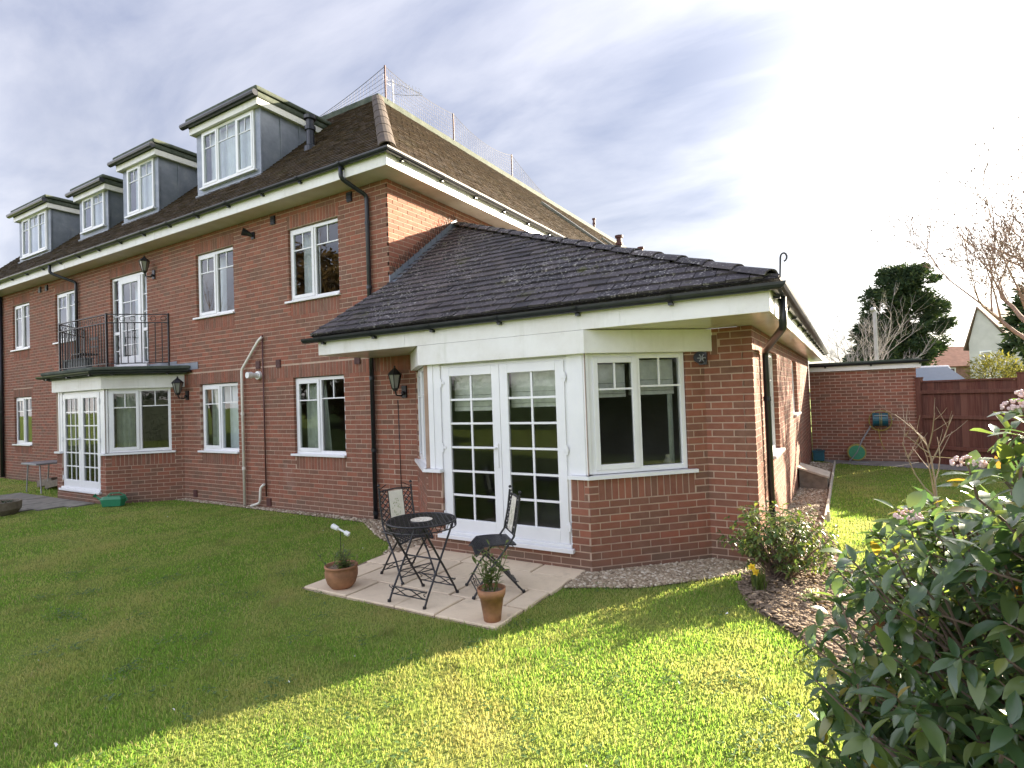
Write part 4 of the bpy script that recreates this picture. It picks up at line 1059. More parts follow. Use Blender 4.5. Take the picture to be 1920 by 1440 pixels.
dormer(-5.70, -3.60, 6.40, 7.56, 7.90, -5.49, -3.75, [(.8, True), (1, False), (.8, True)])
dormer(-8.80, -7.26, 6.40, 7.53, 7.86, -8.58, -7.41, TWO)
dormer(-11.05, -9.58, 6.43, 7.30, 7.60, -10.86, -9.73, TWO)
dormer(-14.88, -12.82, 6.36, 7.48, 7.80, -14.64, -12.99, [(.8, True), (1, False), (.8, True)])
# moss tuft against the third dormer is left to the roof material

# ------------------------------------------------------------------ far bay roof and balcony
def poly_prism(b, pts, z0, z1, mi=0):
    n = len(pts); vs = [(x, y, z0) for x, y in pts]+[(x, y, z1) for x, y in pts]
    b.add(vs, [tuple(range(n-1, -1, -1)), tuple(range(n, 2*n))]+[(i, (i+1) % n, n+(i+1) % n, n+i) for i in range(n)], None, mi)
o1 = out_f(.24, 1.70, 1.70); o2 = out_f(.20, 1.62, 1.62)
b = MB(); poly_prism(b, o1+[(o1[3][0], .004), (o1[0][0], .004)] if False else o1, 2.62, 2.69); poly_prism(b, o2, 2.52, 2.62)
b.build('balcony_roof', FELT, BLD, bevel=.02)
gp = out_f(.27, 1.68, 1.72)
gutter_run([(p[0], p[1], 2.60) for p in gp], .052, BLD)
BAL = MB()
zb, zt = 2.73, 3.79
bc = [(-9.86, -.02), (-9.08, -.80), (-6.95, -.80), (-6.14, -.01)]
railb = MB(); barb = MB(); BALUS = []
for (p, q) in zip(bc[:-1], bc[1:]):
    p3, q3 = Vector((*p, 0)), Vector((*q, 0)); u = (q3-p3).normalized(); L = (q3-p3).length
    Pr = basis(p3, u, (u.y, -u.x, 0))
    for z in (zt, zt-.17, zb+.06): railb.box(Pr, 0, L, -.02, .02, z-.008, z+.008)
    n = int(L/.115)
    for k in range(1, n): 
        s = L*k/n; bq = MB(); bq.box(Pr, s-.007, s+.007, -.007, .007, zb+.06, zt-.17); BALUS.append(bq)
    n2 = int(L/.17)
    for k in range(n2):
        c = L*(k+.5)/n2; pts = [Pr(c+.05*math.cos(t*math.pi/5), 0, zt-.085+.05*math.sin(t*math.pi/5)) for t in range(11)]
        barb.tube(pts, .006, 4, False)
bo = railb.build('balcony_railing', IRON, BLD); barb.build('scroll', IRON, bo)
for i, (x, y) in enumerate(bc):
    b = MB(); b.box(lambda a, d, z: Vector((x+a, y+d, z)), -.018, .018, -.018, .018, 2.69, zt+.02); b.build('post', IRON, bo)
for bq in BALUS: bq.build('baluster', IRON, bo)
b = MB(); b.box(wp, -9.4, -8.3, -.62, -.50, 2.70, 3.0); b.box(wp, -9.42, -8.28, -.64, -.48, 2.98, 3.01)
tag(b.build('planter_trough', plain('grey_trough', (.10, .11, .11), .7), loc=(-8.85, -.56, 2.69)), 'long grey planter trough standing on the balcony floor behind the railing', 'planter')
# balcony chair
t = thing('balcony_chair', 'black metal chair standing on the balcony beside the railing', 'chair', (-9.0, -.35, 2.69))
b = MB()
for x in (-9.2, -8.8):
    for y in (-.52, -.18): b.tube([(x, y, 2.69), (x, y, 3.14 if y < -.3 else 3.55)], .012, 6)
b.build('leg', IRON, t)
b = MB(); b.box(wp, -9.22, -8.78, -.54, -.16, 3.12, 3.145); b.build('seat', IRON, t)
b = MB(); b.box(wp, -9.2, -8.8, -.185, -.17, 3.48, 3.54); b.box(wp, -9.2, -8.8, -.185, -.17, 3.30, 3.34); b.build('backrest', IRON, t)
# ------------------------------------------------------------------ wall lamps and small fittings
def lantern(x, z, label):
    t = thing('wall_lantern', label, 'lantern', PF(x, 0, z), 'lanterns on the brick front')
    b = MB(); b.box(PF, x-.045, x+.045, .004, .03, z-.10, z+.08); b.tube([PF(x, .03, z-.03), PF(x, .09, z-.07), PF(x-.02, .17, z-.06), PF(x-.02, .19, z-.0)], .013, 6); b.sphere(PF(x, .05, z-.03), .03, 8, 5)
    b.build('bracket', IRON, t)
    c = PF(x-.02, .19, z)
    b = MB(); b.lathe(c, [(0, 0), (.03, .0), (.045, .03), (.05, .045), (.0, .045)], 6)
    b.lathe(c, [(.105, .235), (.11, .245), (.07, .29), (.03, .325), (.012, .345), (.016, .36), (0, .375)], 6); b.lathe(c, [(.0, .234), (.105, .235)], 6)
    for k in range(6):
        a = 2*math.pi*k/6; b.tube([c+Vector((.048*math.cos(a), .048*math.sin(a), .04)), c+Vector((.095*math.cos(a), .095*math.sin(a), .24))], .006, 4)
    b.build('cage', IRON, t)
    b = MB(); b.lathe(c, [(.043, .045), (.088, .235)], 6); b.build('lamp_glass', LAMPG, t)
lantern(.24, 1.98, 'black wall lantern between the downpipe and the near french doors')
lantern(-5.50, 2.10, 'black wall lantern beside the far bay window, under the balcony end')
lantern(-6.66, 4.70, 'black wall lantern high beside the balcony door')
t = thing('bulkhead_light', 'small dark star-fronted wall light on the brick pier by the near bay', 'wall light', (4.52, -.0, 2.2))
b = MB(); b.box(PF, 4.45, 4.59, .004, .05, 2.12, 2.26); b.tube([PF(4.52, .05, 2.19), PF(4.52, .10, 2.20)], .06, 10); b.build('housing', GUTTER, t)
b = MB()
for k in range(3):
    a = k*math.pi/3; b.tube([PF(4.55+.045*math.cos(a), .108, 2.19+.045*math.sin(a)), PF(4.55-.045*math.cos(a), .108, 2.19-.045*math.sin(a))], .007, 4)
b.build('grille', GREYP, t)
t = thing('security_sensor', 'black conical sensor lamp between the two nearer upper windows', 'sensor', (-3.26, 0, 4.93))
b = MB(); b.box(PF, -3.30, -3.22, .004, .03, 4.86, 4.98); b.build('mount', GUTTER, t)
b = MB(); b.tube([PF(-3.26, .03, 4.92), PF(-3.30, .08, 4.95), PF(-3.36, .16, 4.98)], [.03, .045, .075], 10); b.build('hood', GUTTER, t)

# ------------------------------------------------------------------ bistro table and chairs
def lattice(b, P, s0, s1, z0, z1, n, w_=.004, inside=None):
    """crossed flat bars filling a rectangle in the (s, z) plane of P"""
    W, H = s1-s0, z1-z0; stp = (W+H)/n
    for sg in (1, -1):
        k = -n
        while k <= 2*n:
            c = k*stp; k += 1; pts = []
            for i in range(25):
                zz = H*i/24; ss = c+zz*sg
                ok = 0 <= ss <= W and (inside is None or inside(s0+ss, z0+zz))
                if ok: pts.append((ss, zz))
                if (not ok or i == 24) and len(pts) > 1:
                    b.tube([P(s0+q[0], .001*sg, z0+q[1]) for q in pts[::max(1, len(pts)-1)]], w_, 4, False); pts = []
                elif not ok: pts = []
TBL = thing('bistro_table', 'round black wrought iron bistro table with a cream tile in its top', 'table', (2.467, -2.336, .03))
tcx, tcy, tz_ = 2.467, -2.336, .735
b = MB(); 
Ptop = lambda s, d, z: Vector((tcx+s, tcy+z, tz_+d))
ring = [(tcx+.315*math.cos(2*math.pi*k/40), tcy+.315*math.sin(2*math.pi*k/40), tz_) for k in range(41)]
b.tube(ring, .009, 6, False); b.tube([(x, y, z-.055) for x, y, z in ring], .006, 5, False)
b.tube([(tcx+.105*math.cos(2*math.pi*k/24), tcy+.105*math.sin(2*math.pi*k/24), tz_) for k in range(25)], .008, 5, False)
for k in range(24):        # scrolls in the apron
    a0 = 2*math.pi*k/24; pts = []
    for j in range(7):
        a = a0+.26*j/6; pts.append((tcx+.318*math.cos(a), tcy+.318*math.sin(a), tz_-.028+.026*math.cos(j*math.pi/3)))
    b.tube(pts, .004, 4, False)
b.build('rim', IRON, TBL)
b = MB(); lattice(b, Ptop, -.31, .31, -.31, .31, 22, .0065, lambda s, z: .105**2 < s*s+z*z < .31**2); b.build('lattice_top', IRON, TBL)
b = MB(); b.lathe((tcx, tcy, tz_-.006), [(0, 0), (.10, 0), (.10, .014), (0, .014)], 28); b.build('tile', CERAM, TBL)
for sx in (-1, 1):
    x = tcx+.205*sx
    for sy in (-1, 1):
        b = MB(); b.tube([(x+.008*sy, tcy+.225*sy, .035), (x+.008*sy, tcy+.19*sy, .10), (x+.008*sy, tcy-.235*sy, tz_-.01)], .010, 7); b.tube([(x+.008*sy, tcy+.228*sy, .027), (x+.008*sy, tcy+.225*sy, .05)], .017, 7); b.build('leg', IRON, TBL)
for sy in (-1, 1):
    b = MB(); y = tcy+.205*sy
    for z in (.10, .165): b.tube([(tcx-.2, y+.03*(.1-z)*sy, z), (tcx+.2, y, z)], .006, 5)
    for s_ in (-1, 1): b.tube([(tcx-.19+.38*k/10, y, .132+s_*.03*math.cos(k*math.pi/5)) for k in range(11)], .005, 4)
    for s_ in (-1, 1):
        b.tube([(tcx+s_*(.2-.02*math.sin(k*.7)), y-.01, .13+.006*k) for k in range(9)], .004, 4)
    b.build('stretcher', IRON, TBL)
b = MB(); b.tube([(tcx-.2, tcy, .395), (tcx+.2, tcy, .395)], .008, 6); b.build('hinge_bar', IRON, TBL)
def bistro_chair(label, loc, yaw):
    t = thing('bistro_chair', label, 'chair', (0, 0, 0), 'bistro chairs at the round table')
    # local: faces +x, width along y
    W = .19
    for sy in (-1, 1):
        y = W*sy
        b = MB(); b.tube([(.235, y, .008), (.10, y, .22), (-.06, y, .40), (-.155, y, .52), (-.20, y, .72), (-.225, y, .90)], .010, 7); b.sphere((-.228, y, .925), .016, 6, 4); b.tube([(.24, y, 0), (.232, y, .02)], .017, 7)
        b.build('side_post', IRON, t)
        b = MB(); b.tube([(-.235, y*.93, .008), (-.05, y*.93, .22), (.16, y*.93, .43)], .010, 7); b.tube([(-.24, y*.93, 0), (-.232, y*.93, .02)], .017, 7); b.build('leg', IRON, t)
    b = MB()
    for x, z in ((.20, .06), (-.20, .05)):
        for dz in (0, .06): b.tube([(x-dz*.55*(1 if x > 0 else -1), -W, z+dz), (x-dz*.55*(1 if x > 0 else -1), W, z+dz)], .006, 5)
        for s_ in (-1, 1): b.tube([(x-.016*(1 if x > 0 else -1), -W+2*W*k/10, z+.03+s_*.028*math.cos(k*math.pi/5)) for k in range(11)], .0045, 4)
    b.build('stretcher', IRON, t)
    # draped seat
    def seat_pt(u, v):         # u 0 back .. 1 front
        x = -.17+.37*u; y = (v-.5)*2*W*1.04
        z = .452+.012*math.sin(u*3)-(.075*max(0, u-.82)/.18*(0.4+.6*abs(2*v-1)**1.5) if u > .82 else 0)
        if u > .95: x -= .0
        return Vector((x, y, z))
    b = MB(); b.tube([seat_pt(0, k/10) for k in range(11)], .008, 5); b.tube([seat_pt(1, k/10) for k in range(11)], .008, 5)
    for v in (0, 1): b.tube([seat_pt(k/10, v) for k in range(11)], .008, 5)
    b.build('seat_rim', IRON, t)
    b = MB()
    for k in range(-12, 26):
        for sg in (1, -1):
            pts = []
            for i in range(15):
                u = i/14; v = k/13+sg*u
                if 0 <= v <= 1: pts.append(seat_pt(u, v))
            if len(pts) > 1: b.tube(pts, .0075, 4, False)
    b.build('seat', IRON, t)
    b = MB()
    for k in range(8): b.tube([seat_pt((k+.5)/8, 0)+Vector((0, 0, -.02)), seat_pt((k+.5)/8, 1)+Vector((0, 0, -.02))], .004, 4)
    b.build('seat_support', IRON, t)
    Pb = lambda s, d, z: Vector((-.163-.072*(z-.52)/.38+d, s, z))
    b = MB(); b.tube([Pb(-W, 0, .53), Pb(W, 0, .53)], .007, 5); b.tube([Pb(-W, 0, .86), Pb(0, 0, .875), Pb(W, 0, .86)], .008, 5)
    for s_ in (-1, 1):
        b.tube([Pb(.085*s_, 0, .53), Pb(.085*s_, 0, .865)], .006, 5)
        b.tube([Pb(s_*W*(1-.5*math.sin(k*math.pi/8)), 0, .875+.05*math.sin(k*math.pi/8)) for k in range(9)], .0045, 4)
    b.build('back_frame', IRON, t)
    for sa, sb_ in ((-W, -.09), (.09, W)): b = MB(); lattice(b, Pb, sa, sb_, .53, .86, 7, .006); b.build('back_lattice', IRON, t)
    b = MB(); b.box(Pb, -.082, .082, -.008, .006, .545, .855)
    tl = b.build('back_tile', CERAM, t, bevel=.003)
    b = MB()
    for k in range(46):         # printed sprig on the tile
        a = U(0, 1); s0 = U(-.055, .055)*(.3+.7*math.sin(math.pi*min(1, a*1.1))); z0 = .60+.17*a; r_ = U(.004, .010); an = U(0, 6.3)
        b.add([Pb(s0+r_*math.cos(an), .0068, z0+r_*math.sin(an)), Pb(s0+r_*.4*math.cos(an+1.57), .0068, z0+r_*.4*math.sin(an+1.57)), Pb(s0-r_*math.cos(an), .0068, z0-r_*math.sin(an)), Pb(s0-r_*.4*math.cos(an+1.57), .0068, z0-r_*.4*math.sin(an+1.57))], [(0, 1, 2, 3)])
    kind(b.build('sprig_print', PRINT, tl), 'stuff')
    t.location = loc; t.rotation_euler = (0, 0, yaw)
    return t
bistro_chair('black iron bistro chair behind the table, its cream back tile facing the lawn', (1.89, -1.90, .03), math.atan2(-.33, .94))
bistro_chair('black iron bistro chair seen side-on in front of the french doors', (2.95, -1.88, .03), math.atan2(-.7, -.7))

# ------------------------------------------------------------------ leaves
def leaf_shape(L, W, fold=.25, droop=.25, n=4, curl=0.0):
    """leaf along +x, up +z: returns verts, faces"""
    vs = []; fs = []
    for i in range(n+1):
        t = i/n; wd = W*.5*math.sin(math.pi*min(1, (t*.92+.04)))**.8*(1-.25*t) if 0 < i < n else W*.03
        x = L*t*(1-.08*droop*t); z = -droop*L*t*t+curl*L*t
        vs += [(x, -wd, z+fold*wd), (x, 0, z), (x, wd, z+fold*wd)]
    for i in range(n):
        a = 3*i; fs += [(a, a+3, a+4, a+1), (a+1, a+4, a+5, a+2)]
    return vs, fs
def leaf_mesh(name, mt, L, W, **k):
    vs, fs = leaf_shape(L, W, **k); b = MB(); b.add(vs, fs, 0.0); return b.mesh(name, mt, smooth=True)
def orient(d, roll=0.0, up=Vector((0, 0, 1))):
    d = d.normalized(); y = up.cross(d)
    if y.length < 1e-3: y = Vector((0, 1, 0)).cross(d)
    y.normalize(); z = d.cross(y); m3 = Matrix((d, y, z)).transposed()
    return m3 @ Matrix.Rotation(roll, 3, 'X')
def place_leaves(leaves, parent, mt, specs, nsingle, stuff='foliage', name='leaf'):
    """leaves: list of (pos, mat3, scale, variant)"""
    meshes = [leaf_mesh(name, mt, **s) for s in specs] if nsingle else None
    shapes = [leaf_shape(**s) for s in specs]
    def sz(l):
        z = (l[0]-CAM).dot(cf); q = px_of(l[0])
        if q is None or not (-20 < q[0] < 1940 and -20 < q[1] < 1460): return 0
        return l[2]*specs[l[3]]['L']/z
    order = sorted(range(len(leaves)), key=lambda i: -sz(leaves[i])); sset = set(order[:nsingle])
    sb = MB()
    for i, (p, m3, sc, v) in enumerate(leaves):
        if i in sset:
            o = bpy.data.objects.new(name, meshes[v]); COL.objects.link(o); o.parent = parent
            mm = (m3*sc).to_4x4(); mm.translation = p-ORG[parent.name]; o.matrix_local = mm
        else:
            vs, fs = shapes[v]; sb.add([p+m3 @ (Vector(q)*sc) for q in vs], fs, rnd())
    if sb.v: kind(sb.build(stuff, mt, parent, smooth=True), 'stuff')

# ------------------------------------------------------------------ pots
def pot(label, x, y, prof, rim=None, z=.028):
    t = thing('terracotta_pot', label, 'plant pot', (x, y, z))
    b = MB(); b.lathe((x, y, z), prof, 28); b.build('body', TERRA, t, smooth=True)
    b = MB(); top = max(p[1] for p in prof); rr = [p[0] for p in prof if abs(p[1]-top) < .004]
    b.lathe((x, y, z+top-.03), [(0, 0.008), (min(rr)-.004, 0)], 20); b.build('soil', SOIL, t)
    return t
pot('squat round terracotta bowl pot at the corner of the patio next to the lawn', 1.54, -2.47, [(0, 0), (.095, 0), (.135, .05), (.157, .12), (.158, .17), (.150, .20), (.162, .205), (.162, .222), (.145, .222), (.138, .19), (0, .17)])
pot('tall tapered terracotta pot with a moulded rim at the front of the patio', 3.325, -2.50, [(0, 0), (.070, 0), (.078, .06), (.098, .19), (.104, .19), (.106, .205), (.113, .21), (.118, .262), (.104, .262), (.098, .22), (0, .20)])
# leafy plant in the tall pot
t = thing('potted_plant', 'lance-leaved green plant growing in the tall terracotta pot', 'plant', (3.325, -2.50, .26))
lv = []; b = MB()
for k in range(15):
    a = U(0, 6.28); ln = U(.20, .40); tilt = U(.05, .55); base = Vector((3.325+U(-.05, .05), -2.50+U(-.05, .05), .25))
    dirv = Vector((math.cos(a)*tilt, math.sin(a)*tilt, 1)).normalized(); tip = base+dirv*ln
    b.tube([base, base+dirv*ln*.5+Vector((0, 0, .01)), tip], [.004, .003, .002], 5, r=.3)
    for j in range(9):
        tt = .25+.75*j/8; p = base+dirv*ln*tt; aa = a+j*2.4; d = Vector((math.cos(aa), math.sin(aa), U(.1, .9)))
        lv.append((p, orient(d, U(-.4, .4)), U(.7, 1.25)*(1.0 if j < 7 else .7), random.randrange(2)))
b.build('stem', POTL, t); place_leaves(lv, t, POTL, [dict(L=.085, W=.026, droop=.3), dict(L=.075, W=.022, droop=.1)], 70)
# low plant in the bowl
t = thing('potted_plant', 'dark straggly low plant growing in the squat terracotta bowl', 'plant', (1.54, -2.47, .22))
lv = []; b = MB()
for k in range(24):
    a = U(0, 6.28); ln = U(.08, .24); base = Vector((1.54+U(-.1, .1), -2.47+U(-.1, .1), .205)); dirv = Vector((math.cos(a)*.6, math.sin(a)*.6, 1)).normalized()
    b.tube([base, base+dirv*ln], [.003, .0015], 4, r=.2)
    for j in range(8):
        d = Vector((U(-1, 1), U(-1, 1), U(-.1, .8))); lv.append((base+dirv*ln*U(.1, 1), orient(d), U(.6, 1.2), 0))
b.build('stem', BARK, t); place_leaves(lv, t, CAM_L, [dict(L=.06, W=.026)], 0)
# ornament on a thin stake
t = thing('garden_ornament', 'tilted white bobbin-shaped ornament on a thin wire stake in the bowl pot', 'ornament', (1.53, -2.46, .22))
b = MB(); b.tube([(1.53, -2.46, .2), (1.525, -2.46, .45), (1.53, -2.46, .58)], .003, 5); b.build('stake', IRON, t)
c = Vector((1.53, -2.46, .585)); u = Vector((.85, .3, -.42)).normalized()
b = MB(); b.tube([c-u*.10, c-u*.095, c-u*.03, c-u*.025], [.02, .026, .022, .012], 10); b.tube([c-u*.03, c+u*.05], .010, 8); b.tube([c+u*.05, c+u*.055, c+u*.10, c+u*.105], [.014, .023, .023, .015], 10); b.build('bobbin', WHITEP, t)

# ------------------------------------------------------------------ things by the far bay
t = thing('watering_can', 'green plastic watering can on the lawn against the far bay wall', 'watering can', (-6.28, -1.02, 0))
cx, cy = -6.28, -1.02
b = MB()
pr = [(-.25, -.11), (-.19, -.13), (.22, -.12), (.27, 0), (.22, .12), (-.19, .13), (-.25, .11)]
vs = [(cx+x*.86, cy+y*.86, .01) for x, y in pr]+[(cx+x*1.0, cy+y, .17) for x, y in pr]+[(cx+x*.86, cy+y*.86, .235) for x, y in pr]; n = 7
b.add(vs, [tuple(range(n-1, -1, -1)), tuple(range(2*n, 3*n))]+[(i, (i+1) % n, n+(i+1) % n, n+i) for i in range(n)]+[(n+i, n+(i+1) % n, 2*n+(i+1) % n, 2*n+i) for i in range(n)])
b.build('body', GREENP, t, bevel=.012)
b = MB(); b.tube([(cx-.17, cy, .08), (cx-.30, cy, .17), (cx-.40, cy, .245)], [.035, .024, .020], 10); b.tube([(cx-.39, cy, .235), (cx-.43, cy, .27)], [.02, .05], 10); b.build('spout', GREENP, t)
b = MB(); b.tube([(cx-.14, cy, .23), (cx-.07, cy, .30), (cx+.14, cy, .30), (cx+.25, cy, .24), (cx+.30, cy, .14), (cx+.19, cy, .06)], .014, 8); b.build('handle', GREENP, t)
t.rotation_euler = (0, 0, R(38)); t.scale = (.8, .8, .85)
t = thing('folding_table', 'small grey folding table with splayed metal legs beside the far bay', 'table', (-10.2, -.72, 0))
b = MB(); b.box(wp, -10.62, -9.78, -1.02, -.42, .66, .70); b.build('tabletop', GREYP, t, bevel=.01)
for x, y, dx in ((-10.52, -.92, -.1), (-9.88, -.92, .06), (-10.52, -.52, -.1), (-9.88, -.52, .06)):
    b = MB(); b.tube([(x, y, .66), (x+dx, y, .01)], .014, 7); b.build('leg', GALV, t)
for i, (x, y, lab) in enumerate(((-10.75, -.42, 'weathered timber sleeper propped on the wall under the folding table, the shorter one'), (-10.25, -.44, 'weathered timber sleeper sloping against the far bay wall, the longer one'))):
    b = MB(); P = basis((x, y, 0), (.80, .60*0, 0), (0, -1, 0))
    b.box(lambda s, d, z: Vector((x+s, y-d, .02+.15*(s+.45)+z)), -.45, .45 if i else .35, -.11, .11, 0, .16)
    tag(b.build('timber_sleeper', TIMB, loc=(x, y, 0), bevel=.012), lab, 'timber', 'timber sleepers under the folding table')
t = thing('planter_bowl', 'round weathered wooden planter bowl standing at the edge of the grey paving', 'planter', (-7.55, -2.35, 0))
b = MB(); b.lathe((-7.55, -2.35, 0), [(0, 0), (.26, 0), (.33, .10), (.34, .24), (.30, .24), (.29, .18), (0, .17)], 22); b.build('bowl', TIMB, t)
lv = [(Vector((-7.55+U(-.24, .24), -2.35+U(-.24, .24), .19)), orient(Vector((U(-1, 1), U(-1, 1), U(.2, 1)))), U(.6, 1.2), 0) for k in range(120)]
place_leaves(lv, t, DARKL, [dict(L=.07, W=.03)], 0)

# ------------------------------------------------------------------ garage, box, hose reels
GY = 9.6
GAR = thing('brick_garage', 'low flat-roofed brick garage at the far end of the wing', 'garage', (6.1, GY, 0))
mort2 = MB(); BR2 = []
PG = basis((5.06, GY, 0), (1, 0, 0), (0, -1, 0)); wall(PG, 2.18, -.05, 2.32, (), (), mort=mort2, collect=BR2)
PG2 = basis((5.06+2.18, GY, 0), (0, 1, 0), (1, 0, 0)); wall(PG2, 4.0, -.05, 2.32, (), (), mort=mort2, collect=BR2, shift=.1125)
mort2.quad((5.06, GY+4, 0), (7.24, GY+4, 0), (7.24, GY+4, 2.3), (5.06, GY+4, 2.3))
gw = mort2.build('wall', MORTAR, GAR); emit_bricks(BR2, gw, 300)
b = MB(); b.box(wp, 5.07, 7.34, GY-.10, GY-.08, 2.185, 2.30); b.box(wp, 7.32, 7.34, GY-.08, GY+4.1, 2.185, 2.30); b.build('fascia', FASCIA, GAR)
b = MB(); b.box(wp, 5.06, 7.36, GY-.075, GY+4.1, 2.34, 2.40); b.build('flat_roof', FELT, GAR, bevel=.01)
gutter_run([(5.07, GY-.155, 2.36), (7.48, GY-.155, 2.36)], .06, GAR)
t = thing('hose_reel', 'teal wall-mounted hose reel with yellow hose on the garage wall', 'hose reel', (6.50, GY, 1.0))
c = Vector((6.50, GY-.16, 1.0))
b = MB(); b.tube([c+Vector((-.13, 0, 0)), c+Vector((.13, 0, 0))], .155, 20); b.build('drum', TEALP, t)
for s_ in (-1, 1):
    b = MB(); b.tube([c+Vector((.13*s_, 0, 0)), c+Vector((.15*s_, 0, 0))], .175, 24); b.build('flange', TEALP, t)
b = MB()
for k in range(2): b.tube([c+Vector((-.01+.035*k, .158*math.cos(a*math.pi/10), .158*math.sin(a*math.pi/10))) for a in range(21)], .008, 5, False)
for q in range(2):
    b.tube([c+Vector((.22*math.cos(a*math.pi/12)*(1+.04*q), -.05-.02*q, .23*math.sin(a*math.pi/12)*(1+.05*q)-.02)) for a in range(25)], .007, 5, False)
b.tube([c+Vector((-.05, -.1, -.2)), c+Vector((-.02, -.1, -.45)), c+Vector((.03, -.1, -.62)), c+Vector((.06, -.08, -.70))], .009, 5)
b.build('hose', HOSEY, t)
b = MB(); b.box(wp, c.x-.02, c.x+.02, c.y, GY-.004, .86, 1.14); b.tube([c+Vector((.15, 0, 0)), c+Vector((.22, -.02, 0)), c+Vector((.27, -.02, .01))], .012, 6); b.box(wp, c.x-.12, c.x+.14, c.y-.16, c.y-.14, 1.09, 1.115); b.build('bracket', GREYP, t)
t = thing('hose_cart', 'green hose reel cart leaning on its grey handle at the garage foot', 'hose reel', (6.0, GY-.3, 0))
c = Vector((6.0, GY-.30, .24))
for s_ in (-1, 1):
    b = MB(); y = c.y+.09*s_
    b.tube([(c.x, y-.01, c.z), (c.x, y+.01, c.z)], .165, 28)
    for k in range(8): b.tube([(c.x, y-.014, c.z), (c.x+.16*math.cos(k*.785), y-.014, c.z+.16*math.sin(k*.785))], .010, 4)
    b.build('flange', GREENP, t)
b = MB(); b.tube([(c.x, c.y-.08, c.z), (c.x, c.y+.08, c.z)], .195, 24); b.build('hose', HOSEY, t)
b = MB()
for s_ in (-1, 1): b.tube([(c.x-.16, c.y+.12*s_, .02), (c.x, c.y+.12*s_, c.z), (c.x+.12, c.y+.12*s_+.05, .52), (c.x+.30, c.y+.12*s_+.12, .84)], .012, 6)
b.tube([(c.x+.30, c.y, .84), (c.x+.30, c.y+.24, .84)], .014, 6); b.tube([(c.x-.12, c.y-.14, .02), (c.x+.22, c.y-.14, .02)], .012, 6); b.build('handle_frame', GREYP, t)
t = thing('storage_box', 'small dark teal lidded box on the ground at the corner of wing and garage', 'box', (5.19, 9.36, 0))
b = MB(); b.box(wp, 5.08, 5.32, 9.25, 9.5, .01, .22); b.build('body', TEALP, t, bevel=.015)
b = MB(); b.box(wp, 5.07, 5.33, 9.24, 9.51, .22, .26); b.tube([(5.14, 9.37, .26), (5.17, 9.37, .29), (5.23, 9.37, .29), (5.26, 9.37, .26)], .008, 6); b.build('lid', TEALP, t)
t = thing('cold_frame', 'low sloping wooden box with a pale lid against the wing wall', 'garden box', (5.3, 5.1, 0))
y0, y1 = 4.98, 5.62
b = MB(); b.add([(5.07, y0, .01), (5.51, y0, .01), (5.51, y0, .22), (5.07, y0, .36), (5.07, y1, .01), (5.51, y1, .01), (5.51, y1, .22), (5.07, y1, .36)], [(0, 1, 2, 3), (5, 4, 7, 6), (1, 5, 6, 2), (4, 0, 3, 7)])
b.build('body', TIMB, t)
b = MB(); b.add([(5.05, y0-.03, .365), (5.54, y0-.03, .21), (5.54, y1+.03, .21), (5.05, y1+.03, .365), (5.05, y0-.03, .40), (5.54, y0-.03, .245), (5.54, y1+.03, .245), (5.05, y1+.03, .40)], [(3, 2, 1, 0), (4, 5, 6, 7), (0, 1, 5, 4), (1, 2, 6, 5), (2, 3, 7, 6), (3, 0, 4, 7)])
b.build('lid', PALEW, t)
ed = thing('edging_board', 'thin pale timber edging boards between the gravel strip and back lawn', 'edging', (5.55, 5.0, 0))
for i, (ya, yb) in enumerate(((2.30, 4.6), (4.62, 6.9), (6.92, 8.8))):
    b = MB(); b.box(wp, 5.545-.004*i, 5.575-.004*i, ya, yb, -.03, .085+.01*(i == 1)); b.build('board', PALEW, ed)
b = MB(); b.box(wp, 5.575, 5.61, 2.36, 2.42, -.05, .14); b.build('peg', PALEW, ed)

# ------------------------------------------------------------------ fence
F0 = Vector((7.30, 9.55, 0)); fu = Vector((.81, -.586, 0)).normalized(); fn = Vector((-fu.y, fu.x, 0))*-1
FEN = thing('timber_fence', 'tall dark red-brown close-boarded fence beyond the back lawn', 'fence', F0)
PFn = basis(F0, fu, (-.586, -.81, 0))
for k in range(5):
    s = k*1.93; b = MB(); b.box(PFn, s-.055, s+.055, -.03, .075, -.05, 1.93+.02*k); b.box(PFn, s-.065, s+.065, -.04, .085, 1.93+.02*k, 1.96+.02*k); b.build('post', FENCE, FEN)
for k in range(4):
    s0 = k*1.93+.056; nb = 14; wd = 1.818/nb
    for i in range(nb):
        b = MB(); x = s0+i*wd; b.add([PFn(x-.008, .0, .16), PFn(x+wd, .0, .16), PFn(x+wd, 0, 1.84+.02*k), PFn(x-.008, 0, 1.84+.02*k), PFn(x-.008, .020, .16), PFn(x+wd, .006, .16), PFn(x+wd, .006, 1.84+.02*k), PFn(x-.008, .020, 1.84+.02*k)],
              [(0, 3, 2, 1), (4, 5, 6, 7), (0, 1, 5, 4), (1, 2, 6, 5), (2, 3, 7, 6), (3, 0, 4, 7)])
        b.build('board', FENCE, FEN)
    for z in (.34, 1.02, 1.58): b = MB(); b.box(PFn, s0, s0+1.818, .0205, .06, z, z+.075); b.build('rail', FENCE, FEN)
    b = MB(); b.box(PFn, s0, s0+1.818, -.005, .045, -.02, .155); b.build('gravel_board', FENCE, FEN)
    b = MB(); b.box(PFn, s0, s0+1.818, -.02, .05, 1.841+.02*k, 1.875+.02*k); b.build('capping', FENCE, FEN)

